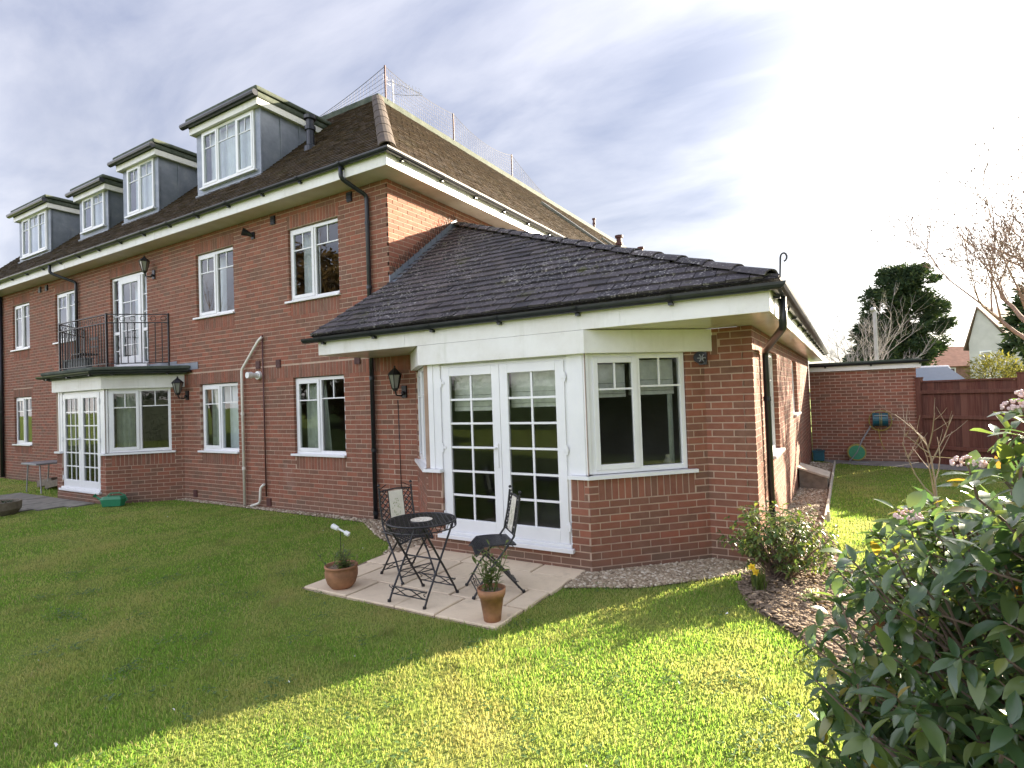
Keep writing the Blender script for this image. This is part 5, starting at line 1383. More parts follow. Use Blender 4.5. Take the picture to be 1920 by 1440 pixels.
# ------------------------------------------------------------------ trees
def branch_tree(base, height, spread, levels, nb, r0, seed, up=.35, ratio=.62, lean=Vector((0, 0, 0)), trunk_frac=.3, nsides=(7, 5, 4, 3, 3), gnarl=.18, first=5, mn=.005):
    rs = random.Random(seed); segs = []; tips = []
    def grow(p, d, L, r, lev):
        n = 4 if lev < 2 else 3; pts = [p]; dd = d.copy()
        for i in range(n):
            dd = (dd+Vector((rs.gauss(0, gnarl), rs.gauss(0, gnarl), rs.gauss(0, gnarl)+up*.14*(lev > 0)))).normalized()
            p = p+dd*(L/n); pts.append(p)
        re = r*(.55 if lev < levels else .3)
        segs.append((pts, [r+(re-r)*i/n for i in range(n+1)], lev))
        if lev >= levels: tips.append((pts[-1], dd)); return
        k = first if lev == 0 else nb
        for i in range(k):
            t = rs.uniform(.35, 1.0) if lev > 0 else rs.uniform(.75, 1.0)
            if i == 0: t = 1.0
            idx = min(n-1, int(t*n)); q = pts[idx]+(pts[idx+1]-pts[idx])*(t*n-idx)
            ax = dd.orthogonal().normalized(); ax.rotate(Matrix.Rotation(rs.uniform(0, 6.28) if lev > 0 else 6.28*i/k+rs.uniform(-.4, .4), 3, dd))
            ang = rs.uniform(.35, .85)*spread if i else rs.uniform(.05, .3)
            nd = (dd*math.cos(ang)+ax*math.sin(ang)); nd.z += up*.3; nd.normalize()
            grow(q, nd, L*ratio*rs.uniform(.75, 1.15), max(mn, re*rs.uniform(.6, .85)), lev+1)
    d0 = (Vector((0, 0, 1))+lean).normalized()
    grow(Vector(base), d0, height*trunk_frac, r0, 0)
    return segs, tips
def build_tree(t, segs, mt, split=1, nsides=(8, 6, 5, 4, 3, 3)):
    tr = MB(); cr_ = MB()
    for pts, rad, lev in segs: (tr if lev < split else cr_).tube(pts, rad, nsides[min(lev, 5)], False)
    tr.build('trunk', mt, t, smooth=True); cr_.build('crown', mt, t, smooth=True)
t = thing('bare_tree', 'large bare budding tree leaning in from the right behind the fence', 'tree', (10.62, 12.2, 0))
segs, tips = branch_tree((10.62, 12.2, 0), 9.8, 1.2, 5, 4, .17, 11, up=.55, ratio=.70, trunk_frac=.31, gnarl=.13, first=6, mn=.008)
build_tree(t, segs, plain('budding_bark', (0.26, 0.185, 0.14), 0.9, 0, 0.3, 14, 0.5, 40))
b = MB()
for p, d in tips:
    if rnd() < .5: b.tube([p, p+d*.04, p+d*.09], [.008, .015, .004], 5, r=rnd())
kind(b.build('buds', BARK, t), 'stuff')
t = thing('bare_tree', 'pale twiggy bare tree standing behind the garage roof', 'tree', (5.75, 16.9, 0))
for sd in (3, 4, 5, 8):
    pass
b_all = []
for sd, (ox, oy) in zip((3, 4, 5), ((0, 0), (.5, .3), (-.45, .4))):
    s_, _ = branch_tree((5.75+ox, 16.9+oy, 0), 5.6, 1.0, 4, 4, .07, sd, up=.6, ratio=.66, trunk_frac=.36, gnarl=.14)
    b_all += s_
build_tree(t, b_all, BARKW)
def conifer(label, x, y, h, rad, seed, z0=1.6, n=5200, top=.35, lop=0.0, mt=None, size=.30, group=None):
    rs = random.Random(seed); t = thing('conifer_tree', label, 'tree', (x, y, 0), group)
    b = MB()
    for k in range(3): b.tube([(x+.35*(k-1), y+.2*k, 0), (x+.25*(k-1), y, z0+.8), (x+.05*(k-1), y, h*.8)], [.16, .12, .03], 7, False)
    b.build('trunk', BARK, t)
    f = MB()
    # boughs: each an uneven lobe of small sprays, so light and dark clumps and gaps form
    lobes = []
    for k in range(170):
        u = rs.random(); z = z0+(h-z0)*u
        env = rad*math.sin(math.pi*(.13+.79*u))**.6
        a = rs.uniform(0, 6.28); rr = env*.86*math.sqrt(rs.uniform(.0, 1.0))
        lobes.append((Vector((x+rr*math.cos(a)+lop*(1-u), y+rr*math.sin(a), z)), a, rs.uniform(.28, .58)*rad*.52, rr/max(.1, env)))
    per = n//len(lobes)
    for c, a, lr, e in lobes:
        for j in range(per):
            v = Vector((rs.gauss(0, 1), rs.gauss(0, 1), rs.gauss(0, 1))).normalized()*lr*rs.random()**.4
            v.z *= .75; p = c+v
            d = Vector((math.cos(a)*.7, math.sin(a)*.7, rs.uniform(-.5, .75)))+Vector((rs.gauss(0, .45), rs.gauss(0, .45), rs.gauss(0, .3)))
            d.normalize(); s = d.orthogonal().normalized(); s.rotate(Matrix.Rotation(rs.uniform(0, 6.28), 3, d)); L = size*rs.uniform(.5, 1.3); ww = L*.16
            f.add([p-s*ww*.5, p+d*L*.5-s*ww, p+d*L, p+d*L*.5+s*ww, p+s*ww*.5], [(0, 1, 2, 3, 4)], rs.random())
    f.build('crown', mt or CONIF, t)
    return t
conifer('dense dark conifer with a rounded top behind the garage', 8.15, 24.2, 7.1, 1.75, 21, z0=2.5, n=46000, top=.28, size=.17)
conifer('lower drooping dark conifer on the left flank of the tall one', 6.95, 22.8, 4.5, .95, 22, z0=1.5, n=4200, top=.5, lop=-.4)
conifer('dark evergreen at the right edge in front of the gabled house', 12.9, 24.5, 5.6, 1.5, 23, z0=.6, n=7000, top=.35)
def shrub_ball(name, label, cat, c, r, n, mt, L, W, seed, stems=BARK, group=None):
    rs = random.Random(seed); c = Vector(c); t = thing(name, label, cat, (c.x, c.y, 0), group)
    b = MB()
    for k in range(7):
        a = rs.uniform(0, 6.28); b.tube([(c.x+.08*math.cos(a), c.y+.08*math.sin(a), 0), (c.x+r[0]*.4*math.cos(a), c.y+r[1]*.4*math.sin(a), c.z), (c.x+r[0]*.7*math.cos(a), c.y+r[1]*.7*math.sin(a), c.z+r[2]*.5)], [.02, .012, .005], 5, False)
    b.build('stem', stems, t)
    lv = []
    for k in range(n):
        v = Vector((rs.gauss(0, 1), rs.gauss(0, 1), rs.gauss(0, 1))).normalized(); q = rs.random()**.35
        wob = 1+.22*math.sin(v.x*5+seed)*math.sin(v.y*6)*math.sin(v.z*5+2)
        p = c+Vector((v.x*r[0], v.y*r[1], v.z*r[2]))*q*wob
        if p.z < .02: continue
        d = v+Vector((rs.gauss(0, .6), rs.gauss(0, .6), rs.gauss(0, .5)+.3)); lv.append((p, orient(d, rs.uniform(-.6, .6)), rs.uniform(.6, 1.3), 0))
    place_leaves(lv, t, mt, [dict(L=L, W=W, n=2)], 0)
    return t
shrub_ball('golden_shrub', 'yellow-green golden shrub showing over the fence before the gabled house', 'shrub', (9.75, 15.9, 1.9), (.75, .7, .75), 2600, GOLD, .12, .05, 31)

# ------------------------------------------------------------------ houses, pole and car beyond
HS = thing('gabled_house', 'pale rendered house with a steep gable and brown roof beyond the fence', 'house', (14.2, 39.2, 0))
hu = Vector((.875, -.49, 0)); hv = Vector((.49, .876, 0)).normalized()
PH = basis((12.55, 39.2, 0), hu, (-hv.x, -hv.y, 0))
Wd, EVZ, RGZ = 2.6, 3.3, 6.35; ridge = .55
b = MB()
b.add([PH(0, 0, 0), PH(Wd, 0, 0), PH(Wd, 0, EVZ), PH(ridge, 0, RGZ), PH(0, 0, 4.2)], [(0, 1, 2, 3, 4)])
b.add([PH(0, 0, 0), PH(0, 0, 4.2), PH(0, -9, 4.2), PH(0, -9, 0)], [(0, 1, 2, 3)]); b.add([PH(Wd, 0, 0), PH(Wd, -9, 0), PH(Wd, -9, EVZ), PH(Wd, 0, EVZ)], [(0, 1, 2, 3)])
b.build('wall', RENDER, HS)
b = MB()
for (s0, z0, s1, z1) in ((-.25, 3.75, ridge, RGZ), (ridge, RGZ, Wd+.4, EVZ-.25)):
    b.add([PH(s0, .15, z0), PH(s1, .15, z1), PH(s1, -9, z1), PH(s0, -9, z0), PH(s0, .15, z0+.14), PH(s1, .15, z1+.14), PH(s1, -9, z1+.14), PH(s0, -9, z0+.14)], [(0, 1, 2, 3), (4, 7, 6, 5), (0, 4, 5, 1), (2, 6, 7, 3), (0, 3, 7, 4), (1, 5, 6, 2)])
b.build('roof', ROOFB, HS)
b = MB(); frame_rect(b, PH, .55, 1.15, 2.7, 3.65, .07, .0, .05); wf_ = b.build('window', UPVC, HS); glazing(PH, .62, 1.08, 2.77, 3.58, .02, wf_)
b = MB(); b.box(PH, .60, 1.1, -.06, -.04, 2.75, 3.6); b.build('blind', INTER, wf_)
H2 = thing('brick_house', 'distant orange-brown roofed brick house between conifer and gabled house', 'house', (13.2, 50.5, 0))
PH2 = basis((11.3, 48.9, 0), (.87, .50, 0), (.5, -.87, 0))
b = MB(); b.add([PH2(0, 0, 0), PH2(5, 0, 0), PH2(5, 0, 3.1), PH2(0, 0, 3.1)], [(0, 1, 2, 3)]); b.add([PH2(0, 0, 0), PH2(0, 0, 3.1), PH2(0, -3, 4.6), PH2(0, -6, 3.1), PH2(0, -6, 0)], [(0, 1, 2, 3, 4)]); b.build('wall', FARBRICK, H2)
b = MB(); b.add([PH2(-.2, .25, 3.0), PH2(5.2, .25, 3.0), PH2(5.2, -3, 4.75), PH2(-.2, -3, 4.75)], [(0, 1, 2, 3)]); b.add([PH2(-.2, -6.2, 3.0), PH2(-.2, -3, 4.75), PH2(5.2, -3, 4.75), PH2(5.2, -6.2, 3.0)], [(0, 1, 2, 3)]); b.build('roof', ROOFO, H2)
b = MB(); frame_rect(b, PH2, .5, 2.2, 1.9, 2.9, .08, 0, .05); wf_ = b.build('window', UPVC, H2); glazing(PH2, .58, 2.12, 1.98, 2.82, .02, wf_)
b = MB(); b.box(PH2, .6, 2.1, -.2, -.18, 1.95, 2.85); b.build('blind', INTER, wf_)
b = MB(); b.box(PH2, 2.5, 5.0, .05, .35, 1.2, 1.45); b.box(PH2, -.3, 2.4, .05, 1.4, 1.55, 1.7); b.build('porch', RENDER, H2)
t = thing('lamp_post', 'slim pale grey metal post rising behind the garage roof', 'post', (6.70, 15.05, 0))
b = MB(); b.tube([(6.70, 15.05, 0), (6.70, 15.05, 4.2)], .06, 10); b.build('pole', GALV, t)
b = MB(); b.sphere((6.66, 15.02, 4.22), .085, 8, 5); b.build('head', GALV, t)
# car parked beyond the fence
CAR = thing('parked_car', 'white van parked behind the fence with only screen and bonnet showing', 'van', (8.5, 15.6, 0))
cu_ = Vector((.80, -.60, 0)).normalized(); PC = basis((8.45, 15.3, 0), (.86, .51, 0), (.51, -.86, 0))      # s across, d towards the viewer
def hexa(b, q0, q1): b.add(list(q0)+list(q1), [(3, 2, 1, 0), (4, 5, 6, 7), (0, 1, 5, 4), (1, 2, 6, 5), (2, 3, 7, 6), (3, 0, 4, 7)])
b = MB()
hexa(b, [PC(-.9, -4.2, .35), PC(.9, -4.2, .35), PC(.9, .75, .35), PC(-.9, .75, .35)], [PC(-.88, -4.2, 1.05), PC(.88, -4.2, 1.05), PC(.86, .72, 1.0), PC(-.86, .72, 1.0)])
hexa(b, [PC(-.88, -.1, 1.05), PC(.88, -.1, 1.05), PC(.84, .72, 1.0), PC(-.84, .72, 1.0)], [PC(-.84, -.05, 1.80), PC(.84, -.05, 1.80), PC(.74, .45, 1.72), PC(-.74, .45, 1.72)])
hexa(b, [PC(-.88, -4.2, 1.05), PC(.88, -4.2, 1.05), PC(.88, -.1, 1.05), PC(-.88, -.1, 1.05)], [PC(-.72, -4.1, 2.34), PC(.72, -4.1, 2.34), PC(.72, -.75, 2.36), PC(-.72, -.75, 2.36)])
b.build('body', CARW, CAR, bevel=.03)
b = MB(); hexa(b, [PC(-.80, -.06, 1.80), PC(.80, -.06, 1.80), PC(.80, -.10, 1.80), PC(-.80, -.10, 1.80)], [PC(-.64, -.72, 2.31), PC(.64, -.72, 2.31), PC(.64, -.76, 2.31), PC(-.64, -.76, 2.31)])
b.build('windscreen', CARGL, CAR)
b = MB(); b.tube([PC(.2, -.05, 1.83), PC(.62, -.12, 1.87)], .012, 4); b.build('wiper', GUTTER, CAR)
for s_ in (-.86, .86):
    for dd in (.15, -3.3):
        b = MB(); b.tube([PC(s_-.1, dd, .33), PC(s_+.1, dd, .33)], .33, 18); wh = b.build('wheel', TYRE, CAR)
        b = MB(); b.tube([PC(s_-.105, dd, .33), PC(s_+.105, dd, .33)], .2, 14); b.build('rim', GALV, wh)
for s_ in (-.6, .6): b = MB(); b.box(PC, s_-.16, s_+.16, .73, .77, .70, .88); b.build('headlight', LAMPG, CAR)

# ------------------------------------------------------------------ border shrubs
VB = thing('viburnum_shrub', 'big glossy-leaved viburnum filling the right foreground with pinkish flower heads', 'shrub', (6.75, -3.85, 0))
E1 = (Vector((6.72, -3.80, .78)), Vector((.96, .88, .78))); E2 = (Vector((6.62, -4.34, 1.40)), Vector((.42, .38, .54))); E3 = (Vector((6.50, -3.72, .38)), Vector((.78, .74, .44)))
stem = MB(); lv = []; heads = []
rs = random.Random(5)
def add_twig(p, dirv, nl, big):
    for j in range(nl):
        a = j*2.4+rs.random(); o_ = dirv.orthogonal().normalized(); o_.rotate(Matrix.Rotation(a, 3, dirv))
        d = o_*rs.uniform(.7, 1.0)+dirv*rs.uniform(.1, .7); d.z += rs.uniform(-.2, .3)
        pos = p-dirv*rs.uniform(0, .10)*(j/ nl*1.6)
        lv.append((pos, orient(d, rs.uniform(-.45, .45)), rs.uniform(.70, 1.28)*big, rs.randrange(4)))
for (c, r_), cnt in ((E1, 1700), (E2, 340), (E3, 700)):
    for k in range(cnt):
        v = Vector((rs.gauss(0, 1), rs.gauss(0, 1), rs.gauss(0, 1))).normalized()
        q = rs.uniform(.58, 1.05)
        p = c+Vector((v.x*r_.x, v.y*r_.y, v.z*r_.z))*q
        if p.z < .10: continue
        if (p-CAM).length < .95 or p.x < 5.72: continue
        dirv = (v*.8+Vector((rs.gauss(0, .35), rs.gauss(0, .35), .45+rs.gauss(0, .25)))).normalized()
        root = Vector((6.75+rs.uniform(-.25, .25), -3.85+rs.uniform(-.25, .25), .02))
        mid = root.lerp(p, .6)+Vector((rs.gauss(0, .05), rs.gauss(0, .05), .05))
        if k % 3 == 0: stem.tube([root, mid, p], [.012, .007, .003], 5, False)
        else: stem.tube([p-dirv*.15, p-dirv*.07, p], [.005, .004, .0025], 4, False)
        add_twig(p, dirv, rs.randrange(5, 9), 1.0)
        if q > .92 and v.z > .25 and p.z > 1.0 and rs.random() < .03: heads.append((p+dirv*.03, dirv))
for px_, py_, pz_ in ((6.19, -4.26, 1.60), (6.06, -3.93, 1.37), (6.29, -4.40, 1.77), (6.33, -4.34, 1.80)): heads.append((Vector((px_, py_, pz_)), Vector((-.2, -.1, 1)).normalized()))
for p, d in heads[-4:]:
    stem.tube([p, p-d*.10, p.lerp(Vector((6.7, -4.1, .9)), .5), Vector((6.75, -3.9, .1))], [.0025, .004, .007, .012], 5, False); add_twig(p-d*.02, d, 7, 1.0); add_twig(p-d*.12, d, 6, 1.0)
stem.build('stem', BARK, VB)
place_leaves(lv, VB, VIB, [dict(L=.088, W=.040, droop=.2, fold=.28), dict(L=.098, W=.043, droop=.4, fold=.22), dict(L=.075, W=.033, droop=.1, fold=.45), dict(L=.082, W=.034, droop=.5, fold=.25)], 300)
for p, d in heads:
    b = MB()
    for k in range(60):
        v = Vector((rs.gauss(0, 1), rs.gauss(0, 1), abs(rs.gauss(0, .6)))).normalized(); q = p+Vector((v.x*.042, v.y*.042, v.z*.028))
        b.sphere(q, rs.uniform(.0035, .0065), 5, 3)
    b.build('flower_head', PINKW, VB)
# glossy shrub at the wing corner
CS = thing('camellia_shrub', 'knee-high glossy green shrub in front of the wing corner downpipe', 'shrub', (5.28, -.42, 0))
lv = []; stem = MB()
for k in range(175):
    v = Vector((rs.gauss(0, 1), rs.gauss(0, 1), rs.gauss(0, .9)+.25)).normalized(); q = rs.uniform(.45, 1.0)
    p = Vector((5.26, -.42, .38))+Vector((v.x*.56, v.y*.48, v.z*.40))*q
    if p.z < .06: continue
    dirv = (v+Vector((0, 0, .5))).normalized(); root = Vector((5.27+rs.uniform(-.07, .07), -.40+rs.uniform(-.07, .07), 0))
    stem.tube([root, root.lerp(p, .55)+Vector((0, 0, .04)), p], [.007, .004, .002], 4, False)
    for j in range(rs.randrange(9, 15)):
        o_ = dirv.orthogonal().normalized(); o_.rotate(Matrix.Rotation(j*2.4, 3, dirv)); d = o_+dirv*rs.uniform(-.1, .9)
        lv.append((p-dirv*rs.uniform(0, .16), orient(d, rs.uniform(-.5, .5)), rs.uniform(.6, 1.15), rs.randrange(2)))
stem.build('stem', BARK, CS)
place_leaves(lv, CS, CAM_L, [dict(L=.070, W=.033, droop=.2, fold=.3, n=3), dict(L=.062, W=.030, droop=.4, fold=.2, n=3)], 300)
# bare shrub
BS = thing('bare_shrub', 'leafless many-stemmed young shrub rising behind the viburnum before the back lawn', 'shrub', (6.83, 2.65, 0))
b = MB()
root = Vector((6.83, 2.65, 0))
def bare(p, d, L, r, lev):
    pts = [p]; dd = d.copy()
    for i in range(4):
        dd = (dd+Vector((rs.gauss(0, .09), rs.gauss(0, .09), rs.gauss(0, .05)+.05))).normalized(); pts.append(pts[-1]+dd*L/4)
    b.tube(pts, [r, r*.88, r*.74, r*.6, r*.45], 5 if lev < 2 else 4, False)
    if lev == 2: return
    for i in range(6 if lev == 0 else 3):
        t_ = rs.uniform(.45, 1.0); idx = min(3, int(t_*4)); q = pts[idx]+(pts[idx+1]-pts[idx])*(t_*4-idx)
        o_ = dd.orthogonal().normalized(); o_.rotate(Matrix.Rotation(rs.uniform(0, 6.28), 3, dd)); bare(q, (dd*.75+o_*.65).normalized(), L*rs.uniform(.35, .6), r*.5, lev+1)
bare(root, Vector((.02, 0, 1)), 1.15, .018, 0); bare(root+Vector((-.02, 0, .3)), Vector((-.12, .05, 1)).normalized(), .6, .011, 1); bare(root+Vector((0, 0, .32)), Vector((-.80, -.35, .85)).normalized(), .9, .011, 1)
b.build('stem', BARKP, BS)
# daffodils and a pale primrose
def daffodil(label, x, y, n, nf):
    t = thing('daffodil', label, 'flower', (x, y, 0), 'daffodils in the soil bed'); b = MB()
    for k in range(n):
        a = rs.uniform(0, 6.28); L = rs.uniform(.14, .26); lean = rs.uniform(.05, .45); p = Vector((x+rs.uniform(-.06, .06), y+rs.uniform(-.06, .06), .01)); o_ = Vector((math.cos(a), math.sin(a), 0)); s = Vector((-o_.y, o_.x, 0))*.005
        q1 = p+o_*lean*L*.35+Vector((0, 0, L*.6)); q2 = p+o_*lean*L+Vector((0, 0, L*(1-lean*.3)))
        b.add([p-s, p+s, q1+s, q1-s, q2], [(0, 1, 2, 3), (3, 2, 4)], rs.random())
    b.build('leaf', POTL, t)
    for k in range(nf):
        fx, fy, fz = x+rs.uniform(-.05, .12), y+rs.uniform(-.06, .06), rs.uniform(.17, .25); b = MB(); c = Vector((fx, fy, fz)); ax = Vector((.2, -.9, .15)).normalized(); o_ = ax.orthogonal().normalized()
        for j in range(6):
            w_ = o_.copy(); w_.rotate(Matrix.Rotation(j*math.pi/3, 3, ax)); s = ax.cross(w_)*.011; b.add([c, c+w_*.02+s, c+w_*.036, c+w_*.02-s], [(0, 1, 2, 3)])
        b.tube([c, c+ax*.022], [.008, .012], 8, False); b.build('flower', YELL, t)
        b = MB(); b.tube([(x, y, .02), (fx, fy, fz*.7), c-ax*.01], .003, 4, False); b.build('stem', POTL, t)
daffodil('yellow daffodil clump at the lawn edge before the glossy corner shrub', 5.13, -.86, 60, 2)
t = thing('primrose', 'low pale yellow primrose in the bark soil by the corner shrub', 'flower', (5.55, -.95, 0))
lv = [(Vector((5.55+rs.uniform(-.05, .05), -.95+rs.uniform(-.05, .05), .03)), orient(Vector((rs.gauss(0, 1), rs.gauss(0, 1), .35))), rs.uniform(.6, 1.1), 0) for k in range(42)]
place_leaves(lv, t, POTL, [dict(L=.11, W=.045, n=3)], 0, 'leaves')
b = MB()
for k in range(16):
    c = Vector((5.55+rs.uniform(-.07, .07), -.95+rs.uniform(-.07, .07), .09+rs.uniform(0, .03)))
    for j in range(5): a = j*1.257; b.add([c, c+Vector((.014*math.cos(a-.4), .014*math.sin(a-.4), .003)), c+Vector((.02*math.cos(a), .02*math.sin(a), .0)), c+Vector((.014*math.cos(a+.4), .014*math.sin(a+.4), .003))], [(0, 1, 2, 3)])
b.build('flowers', PALEY, t)

# ------------------------------------------------------------------ garden behind the viewer (seen in the panes)
def hedge(label, p, q, h, dpt, n, seed):
    rs2 = random.Random(seed); p, q = Vector(p), Vector(q); u = (q-p).normalized(); nn = Vector((-u.y, u.x, 0)); L = (q-p).length
    t = thing('hedge', label, 'hedge', p.lerp(q, .5)); b = MB()
    for k in range(n):
        s = rs2.uniform(0, L); face = rs2.choice((0, 0, 1, 2)); d = rs2.uniform(-.5, .5)*dpt; z = rs2.uniform(0, h)
        if face == 0: d = dpt*.5*rs2.uniform(.8, 1.1)*rs2.choice((-1, 1))
        if face == 1: z = h*rs2.uniform(.9, 1.05)
        z *= 1+.08*math.sin(s*1.3+seed)
        c = p+u*s+nn*d+Vector((0, 0, z)); dv = Vector((rs2.gauss(0, 1), rs2.gauss(0, 1), rs2.gauss(0, 1))).normalized(); sv = dv.orthogonal().normalized()
        b.add([c-sv*.06, c+dv*.10, c+sv*.06, c+dv*.28], [(0, 1, 3), (1, 2, 3)], rs2.random())
    b.build('foliage', DARKL, t)
    b = MB(); b.box(lambda a, d, z: p+u*a+nn*d+Vector((0, 0, z)), 0, L, -dpt*.3, dpt*.3, 0, h*.9); b.build('core', DARKL, t)
hedge('tall evergreen hedge along the far side of the garden, opposite the building', (-26, -21, 0), (8, -24, 0), 2.6, 1.2, 9000, 41)
hedge('evergreen hedge along the right side of the garden, opposite the wing', (15, 0, 0), (13, -20, 0), 2.3, 1.2, 5000, 42)
protos = []
for i, (x, y, h, sd) in enumerate(((-21.5, -18.5, 14.5, 51), (-27, -13.5, 14.0, 52))):
    t = thing('garden_tree', ('tall bare tree near the middle of the garden opposite the building', 'tall bare tree at the far corner of the garden')[i], 'tree', (x, y, 0))
    s_, tp = branch_tree((x, y, 0), h, 1.1, 4, 4, .24, sd, up=.5, ratio=.70, trunk_frac=.32, gnarl=.13, first=5); build_tree(t, s_, BARK); protos.append(t)
conifer('broad brown-leaved tree in the garden opposite the building', -17.5, -13.6, 9.6, 2.6, 55, z0=1.2, n=9000, top=.35, mt=leafy('russet_leaf', [(0, (.10, .065, .025)), (1, (.18, .12, .045))], .35, .7, .2), size=.35)
conifer('dark evergreen opposite the far bay, beyond the lawn', -4.5, -22.5, 6.5, 2.2, 56, z0=.8, n=7000, top=.35, size=.38)
conifer('dark evergreen at the right side of the garden behind the hedge', 17.5, -4.0, 6.0, 2.0, 57, z0=.8, n=6000, top=.35, size=.38)

# ------------------------------------------------------------------ gravel, bark, grass: nobody could count it
def pebbles(name, poly, dens, s0, s1, mt, z=.008, seed=1, flat=.6):
    g = np.random.default_rng(seed); P = np.array(poly); x0, y0 = P.min(0); x1, y1 = P.max(0)
    n = int((x1-x0)*(y1-y0)*dens); x = g.uniform(x0, x1, n); y = g.uniform(y0, y1, n); k = inpoly(x, y, poly); x, y = x[k], y[k]; n = len(x)
    ico = np.array([(0, 0, -1), (.89, 0, -.45), (.28, .85, -.45), (-.72, .53, -.45), (-.72, -.53, -.45), (.28, -.85, -.45), (.72, .53, .45), (-.28, .85, .45), (-.89, 0, .45), (-.28, -.85, .45), (.72, -.53, .45), (0, 0, 1)])
    F = np.array([(0, 2, 1), (0, 3, 2), (0, 4, 3), (0, 5, 4), (0, 1, 5), (1, 2, 6), (2, 3, 7), (3, 4, 8), (4, 5, 9), (5, 1, 10), (1, 6, 10), (2, 7, 6), (3, 8, 7), (4, 9, 8), (5, 10, 9), (6, 7, 11), (7, 8, 11), (8, 9, 11), (9, 10, 11), (10, 6, 11)])
    s = g.uniform(s0, s1, n)*g.uniform(.7, 1.3, n); sx = s*g.uniform(.7, 1.4, n); a = g.uniform(0, 6.28, n)
    V = ico[None]*np.stack([sx, s, s*flat], 1)[:, None, :]; V = V*(1+g.normal(0, .10, (n, 12, 1)))
    X = V[..., 0]*np.cos(a)[:, None]-V[..., 1]*np.sin(a)[:, None]; Y_ = V[..., 0]*np.sin(a)[:, None]+V[..., 1]*np.cos(a)[:, None]
    W = np.stack([X+x[:, None], Y_+y[:, None], V[..., 2]+(z+s*.3)[:, None]], -1).reshape(-1, 3)
    FF = (F[None]+(np.arange(n)*12)[:, None, None]).reshape(-1, 3)
    return fast_mesh(name, W, FF, mt, np.repeat(g.random(n), 20))
def fast_mesh(name, W, FF, mt, r):
    me = bpy.data.meshes.new(name); nv = len(W); nf = len(FF); k = FF.shape[1]
    me.vertices.add(nv); me.vertices.foreach_set('co', W.astype(np.float32).ravel())
    me.loops.add(nf*k); me.loops.foreach_set('vertex_index', FF.astype(np.int32).ravel())
    me.polygons.add(nf); me.polygons.foreach_set('loop_start', np.arange(0, nf*k, k, dtype=np.int32))
    me.update(calc_edges=True)
    at = me.attributes.new('rnd', 'FLOAT', 'FACE'); at.data.foreach_set('value', r.astype(np.float32))
    me.materials.append(mt); o = bpy.data.objects.new(name, me); COL.objects.link(o); return kind(o, 'stuff')
pebbles('gravel', P_GRAVR, 4200, .010, .020, PEBBLE, seed=1); pebbles('gravel', P_GRAVL, 2300, .010, .022, PEBBLE, seed=2); pebbles('gravel', P_GRAVS, 1500, .012, .024, PEBBLE, seed=3)
pebbles('bark_chips', P_BED, 900, .008, .024, SOIL, z=.03, seed=4, flat=.35)
def litter():
    g = random.Random(91); b = MB(); xs = [p[0] for p in P_BED]; ys = [p[1] for p in P_BED]
    for k in range(5200):
        x, y = g.uniform(min(xs), max(xs)), g.uniform(min(ys), max(ys))
        if not inpoly(np.array([x]), np.array([y]), P_BED)[0]: continue
        m3 = orient(Vector((g.gauss(0, 1), g.gauss(0, 1), g.uniform(-.2, .5))), g.uniform(-.8, .8)); vs, fs = leaf_shape(.05, .022, n=2, droop=.3); sc = g.uniform(.4, 1.2)
        b.add([Vector((x, y, .045))+m3 @ (Vector(v)*sc) for v in vs], fs, g.random())
    kind(b.build('leaf_litter', leafy('dead_leaf', [(0, (.22, .14, .08)), (.5, (.36, .25, .15)), (1, (.50, .40, .27))], .15, .8, .1)), 'stuff')
litter()
SKIP = [P_PATIO, P_GRAVR, P_GRAVL, P_GRAVS, P_BED, P_PATH, P_PATH2, [(-17, 0), (-17, 30), (XR, 30), (XR, 0)], [(XR, 9.5), (7.3, 9.5), (7.3, 14), (XR, 14)], [(XL-1, 0), (XL, -DB-.02), (XC, -DB-.02), (XC+1, 0)], [(XL+BX-1, 0), (XL+BX, -DB-.02), (XC+BX, -DB-.02), (XC+BX+1, 0)]]
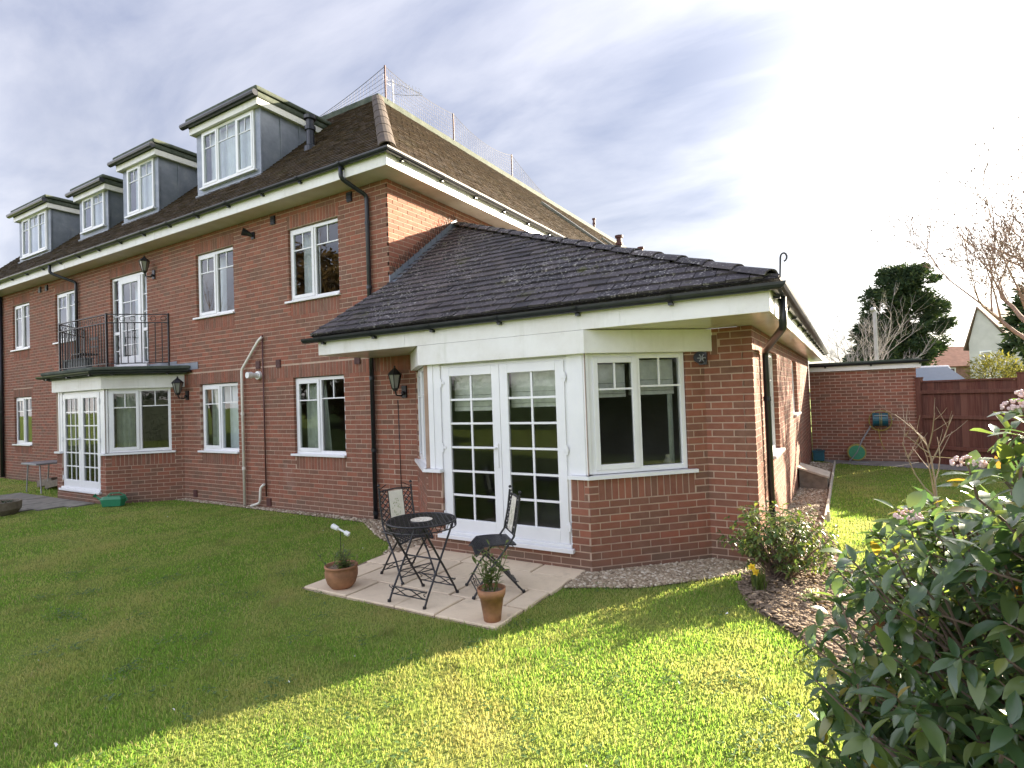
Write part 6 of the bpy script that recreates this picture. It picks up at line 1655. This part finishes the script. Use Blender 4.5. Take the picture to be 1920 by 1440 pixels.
def blades(dens_fn, bounds, seed, name='grass'):
    g = np.random.default_rng(seed); x0, x1, y0, y1, n = bounds
    x = g.uniform(x0, x1, n); y = g.uniform(y0, y1, n)
    dx = x-CAM.x; dy = y-CAM.y; dist = np.hypot(dx, dy); fz = dx*cf.x+dy*cf.y; fx_ = dx*cr.x+dy*cr.y
    keep = (fz > 1.2) & (np.abs(fx_) < fz*1.15+1.2) & (g.random(n) < dens_fn(dist))
    for p in SKIP: keep &= ~inpoly(x+g.normal(0, .022, n)+.03*np.sin(y*7), y+g.normal(0, .022, n)+.03*np.sin(x*6), p) if p in (P_BED, P_GRAVR, P_GRAVL, P_GRAVS) else ~inpoly(x, y, p)
    x, y, dist = x[keep], y[keep], dist[keep]; n = len(x)
    # clumps: pull blades together into tufts
    tx = np.round(x/.045)*.045+.02*np.sin(y*97); ty = np.round(y/.045)*.045+.02*np.sin(x*83)
    pull = g.uniform(0, .55, n); x = x+(tx-x)*pull; y = y+(ty-y)*pull
    h = g.gamma(5, .0034, n)*(1+.30*np.sin(x*2.1+1)*np.sin(y*1.7)+.35*np.sin(x*9.1+2*np.sin(y*5))*np.sin(y*8.3+2*np.sin(x*4))); h = np.clip(h, .008, .060)*(.9+dist*.012)
    wd = (.0009+.00042*dist)*g.uniform(.7, 1.3, n)
    a = g.uniform(0, 6.283, n); ln = g.normal(0, .62, n)*h; la = g.uniform(0, 6.283, n)
    bx, by = np.cos(a)*wd, np.sin(a)*wd; lx, ly = np.cos(la)*ln, np.sin(la)*ln
    z0 = np.full(n, -.004)
    W = np.stack([np.stack([x-bx, y-by, z0], 1), np.stack([x+bx, y+by, z0], 1), np.stack([x+bx*.7+lx*.4, y+by*.7+ly*.4, h*.6], 1), np.stack([x-bx*.7+lx*.4, y-by*.7+ly*.4, h*.6], 1), np.stack([x+lx, y+ly, h], 1)], 1).reshape(-1, 3)
    i0 = (np.arange(n)*5)[:, None]
    FF = np.concatenate([i0+np.array([[0, 1, 2]]), i0+np.array([[0, 2, 3]]), i0+np.array([[3, 2, 4]])], 1).reshape(-1, 3)
    rr = np.clip(g.normal(.45, .22, n)+.16*np.sin(x*1.9+2*np.sin(y*1.1))*np.sin(y*2.3+1.7*np.sin(x*.8))+.10*np.sin(x*7+y*5)*np.sin(y*8-x*3), 0, .999)
    return fast_mesh(name, W, FF, GRASS, np.repeat(rr, 3))
blades(lambda d: np.clip(1.0/(.35+(d/5.0)**2.0), .05, 1.0), (-17.5, 12, -6.3, 11.5, 5200000), 9)
# broad-leaved weeds and specks in the turf
def weeds():
    g = random.Random(77); b = MB(); cl = []
    for k in range(120):
        fz = g.uniform(2.2, 6.5); fx_ = g.uniform(-.9, .75)*fz; p = Vector((CAM.x, CAM.y, 0))+Vector((cf.x, cf.y, 0)).normalized()*fz+Vector((cr.x, cr.y, 0)).normalized()*fx_
        if any(inpoly(np.array([p.x]), np.array([p.y]), q)[0] for q in SKIP): continue
        for j in range(g.randrange(8, 30)):
            q = p+Vector((g.gauss(0, .06), g.gauss(0, .06), g.uniform(.012, .03))); m3 = orient(Vector((g.gauss(0, 1), g.gauss(0, 1), g.uniform(0, .6)))); vs, fs = leaf_shape(.032, .02, n=2); sc = g.uniform(.6, 1.3)
            b.add([q+m3 @ (Vector(v)*sc) for v in vs], fs, g.random())
    kind(b.build('lawn_weeds', WEED), 'stuff')
    b = MB()
    for k in range(26):
        fz = g.uniform(3, 11); fx_ = g.uniform(-.9, .5)*fz; p = Vector((CAM.x, CAM.y, 0))+Vector((cf.x, cf.y, 0)).normalized()*fz+Vector((cr.x, cr.y, 0)).normalized()*fx_
        if any(inpoly(np.array([p.x]), np.array([p.y]), q)[0] for q in SKIP): continue
        a = g.uniform(0, 6.28); s = g.uniform(.005, .011); z = .03
        b.add([p+Vector((s*math.cos(a+t)*1.4, s*math.sin(a+t), z+.004*t)) for t in (0, 1.57, 3.14, 4.71)], [(0, 1, 2, 3)])
    kind(b.build('petals', WHITEP), 'stuff')
weeds()
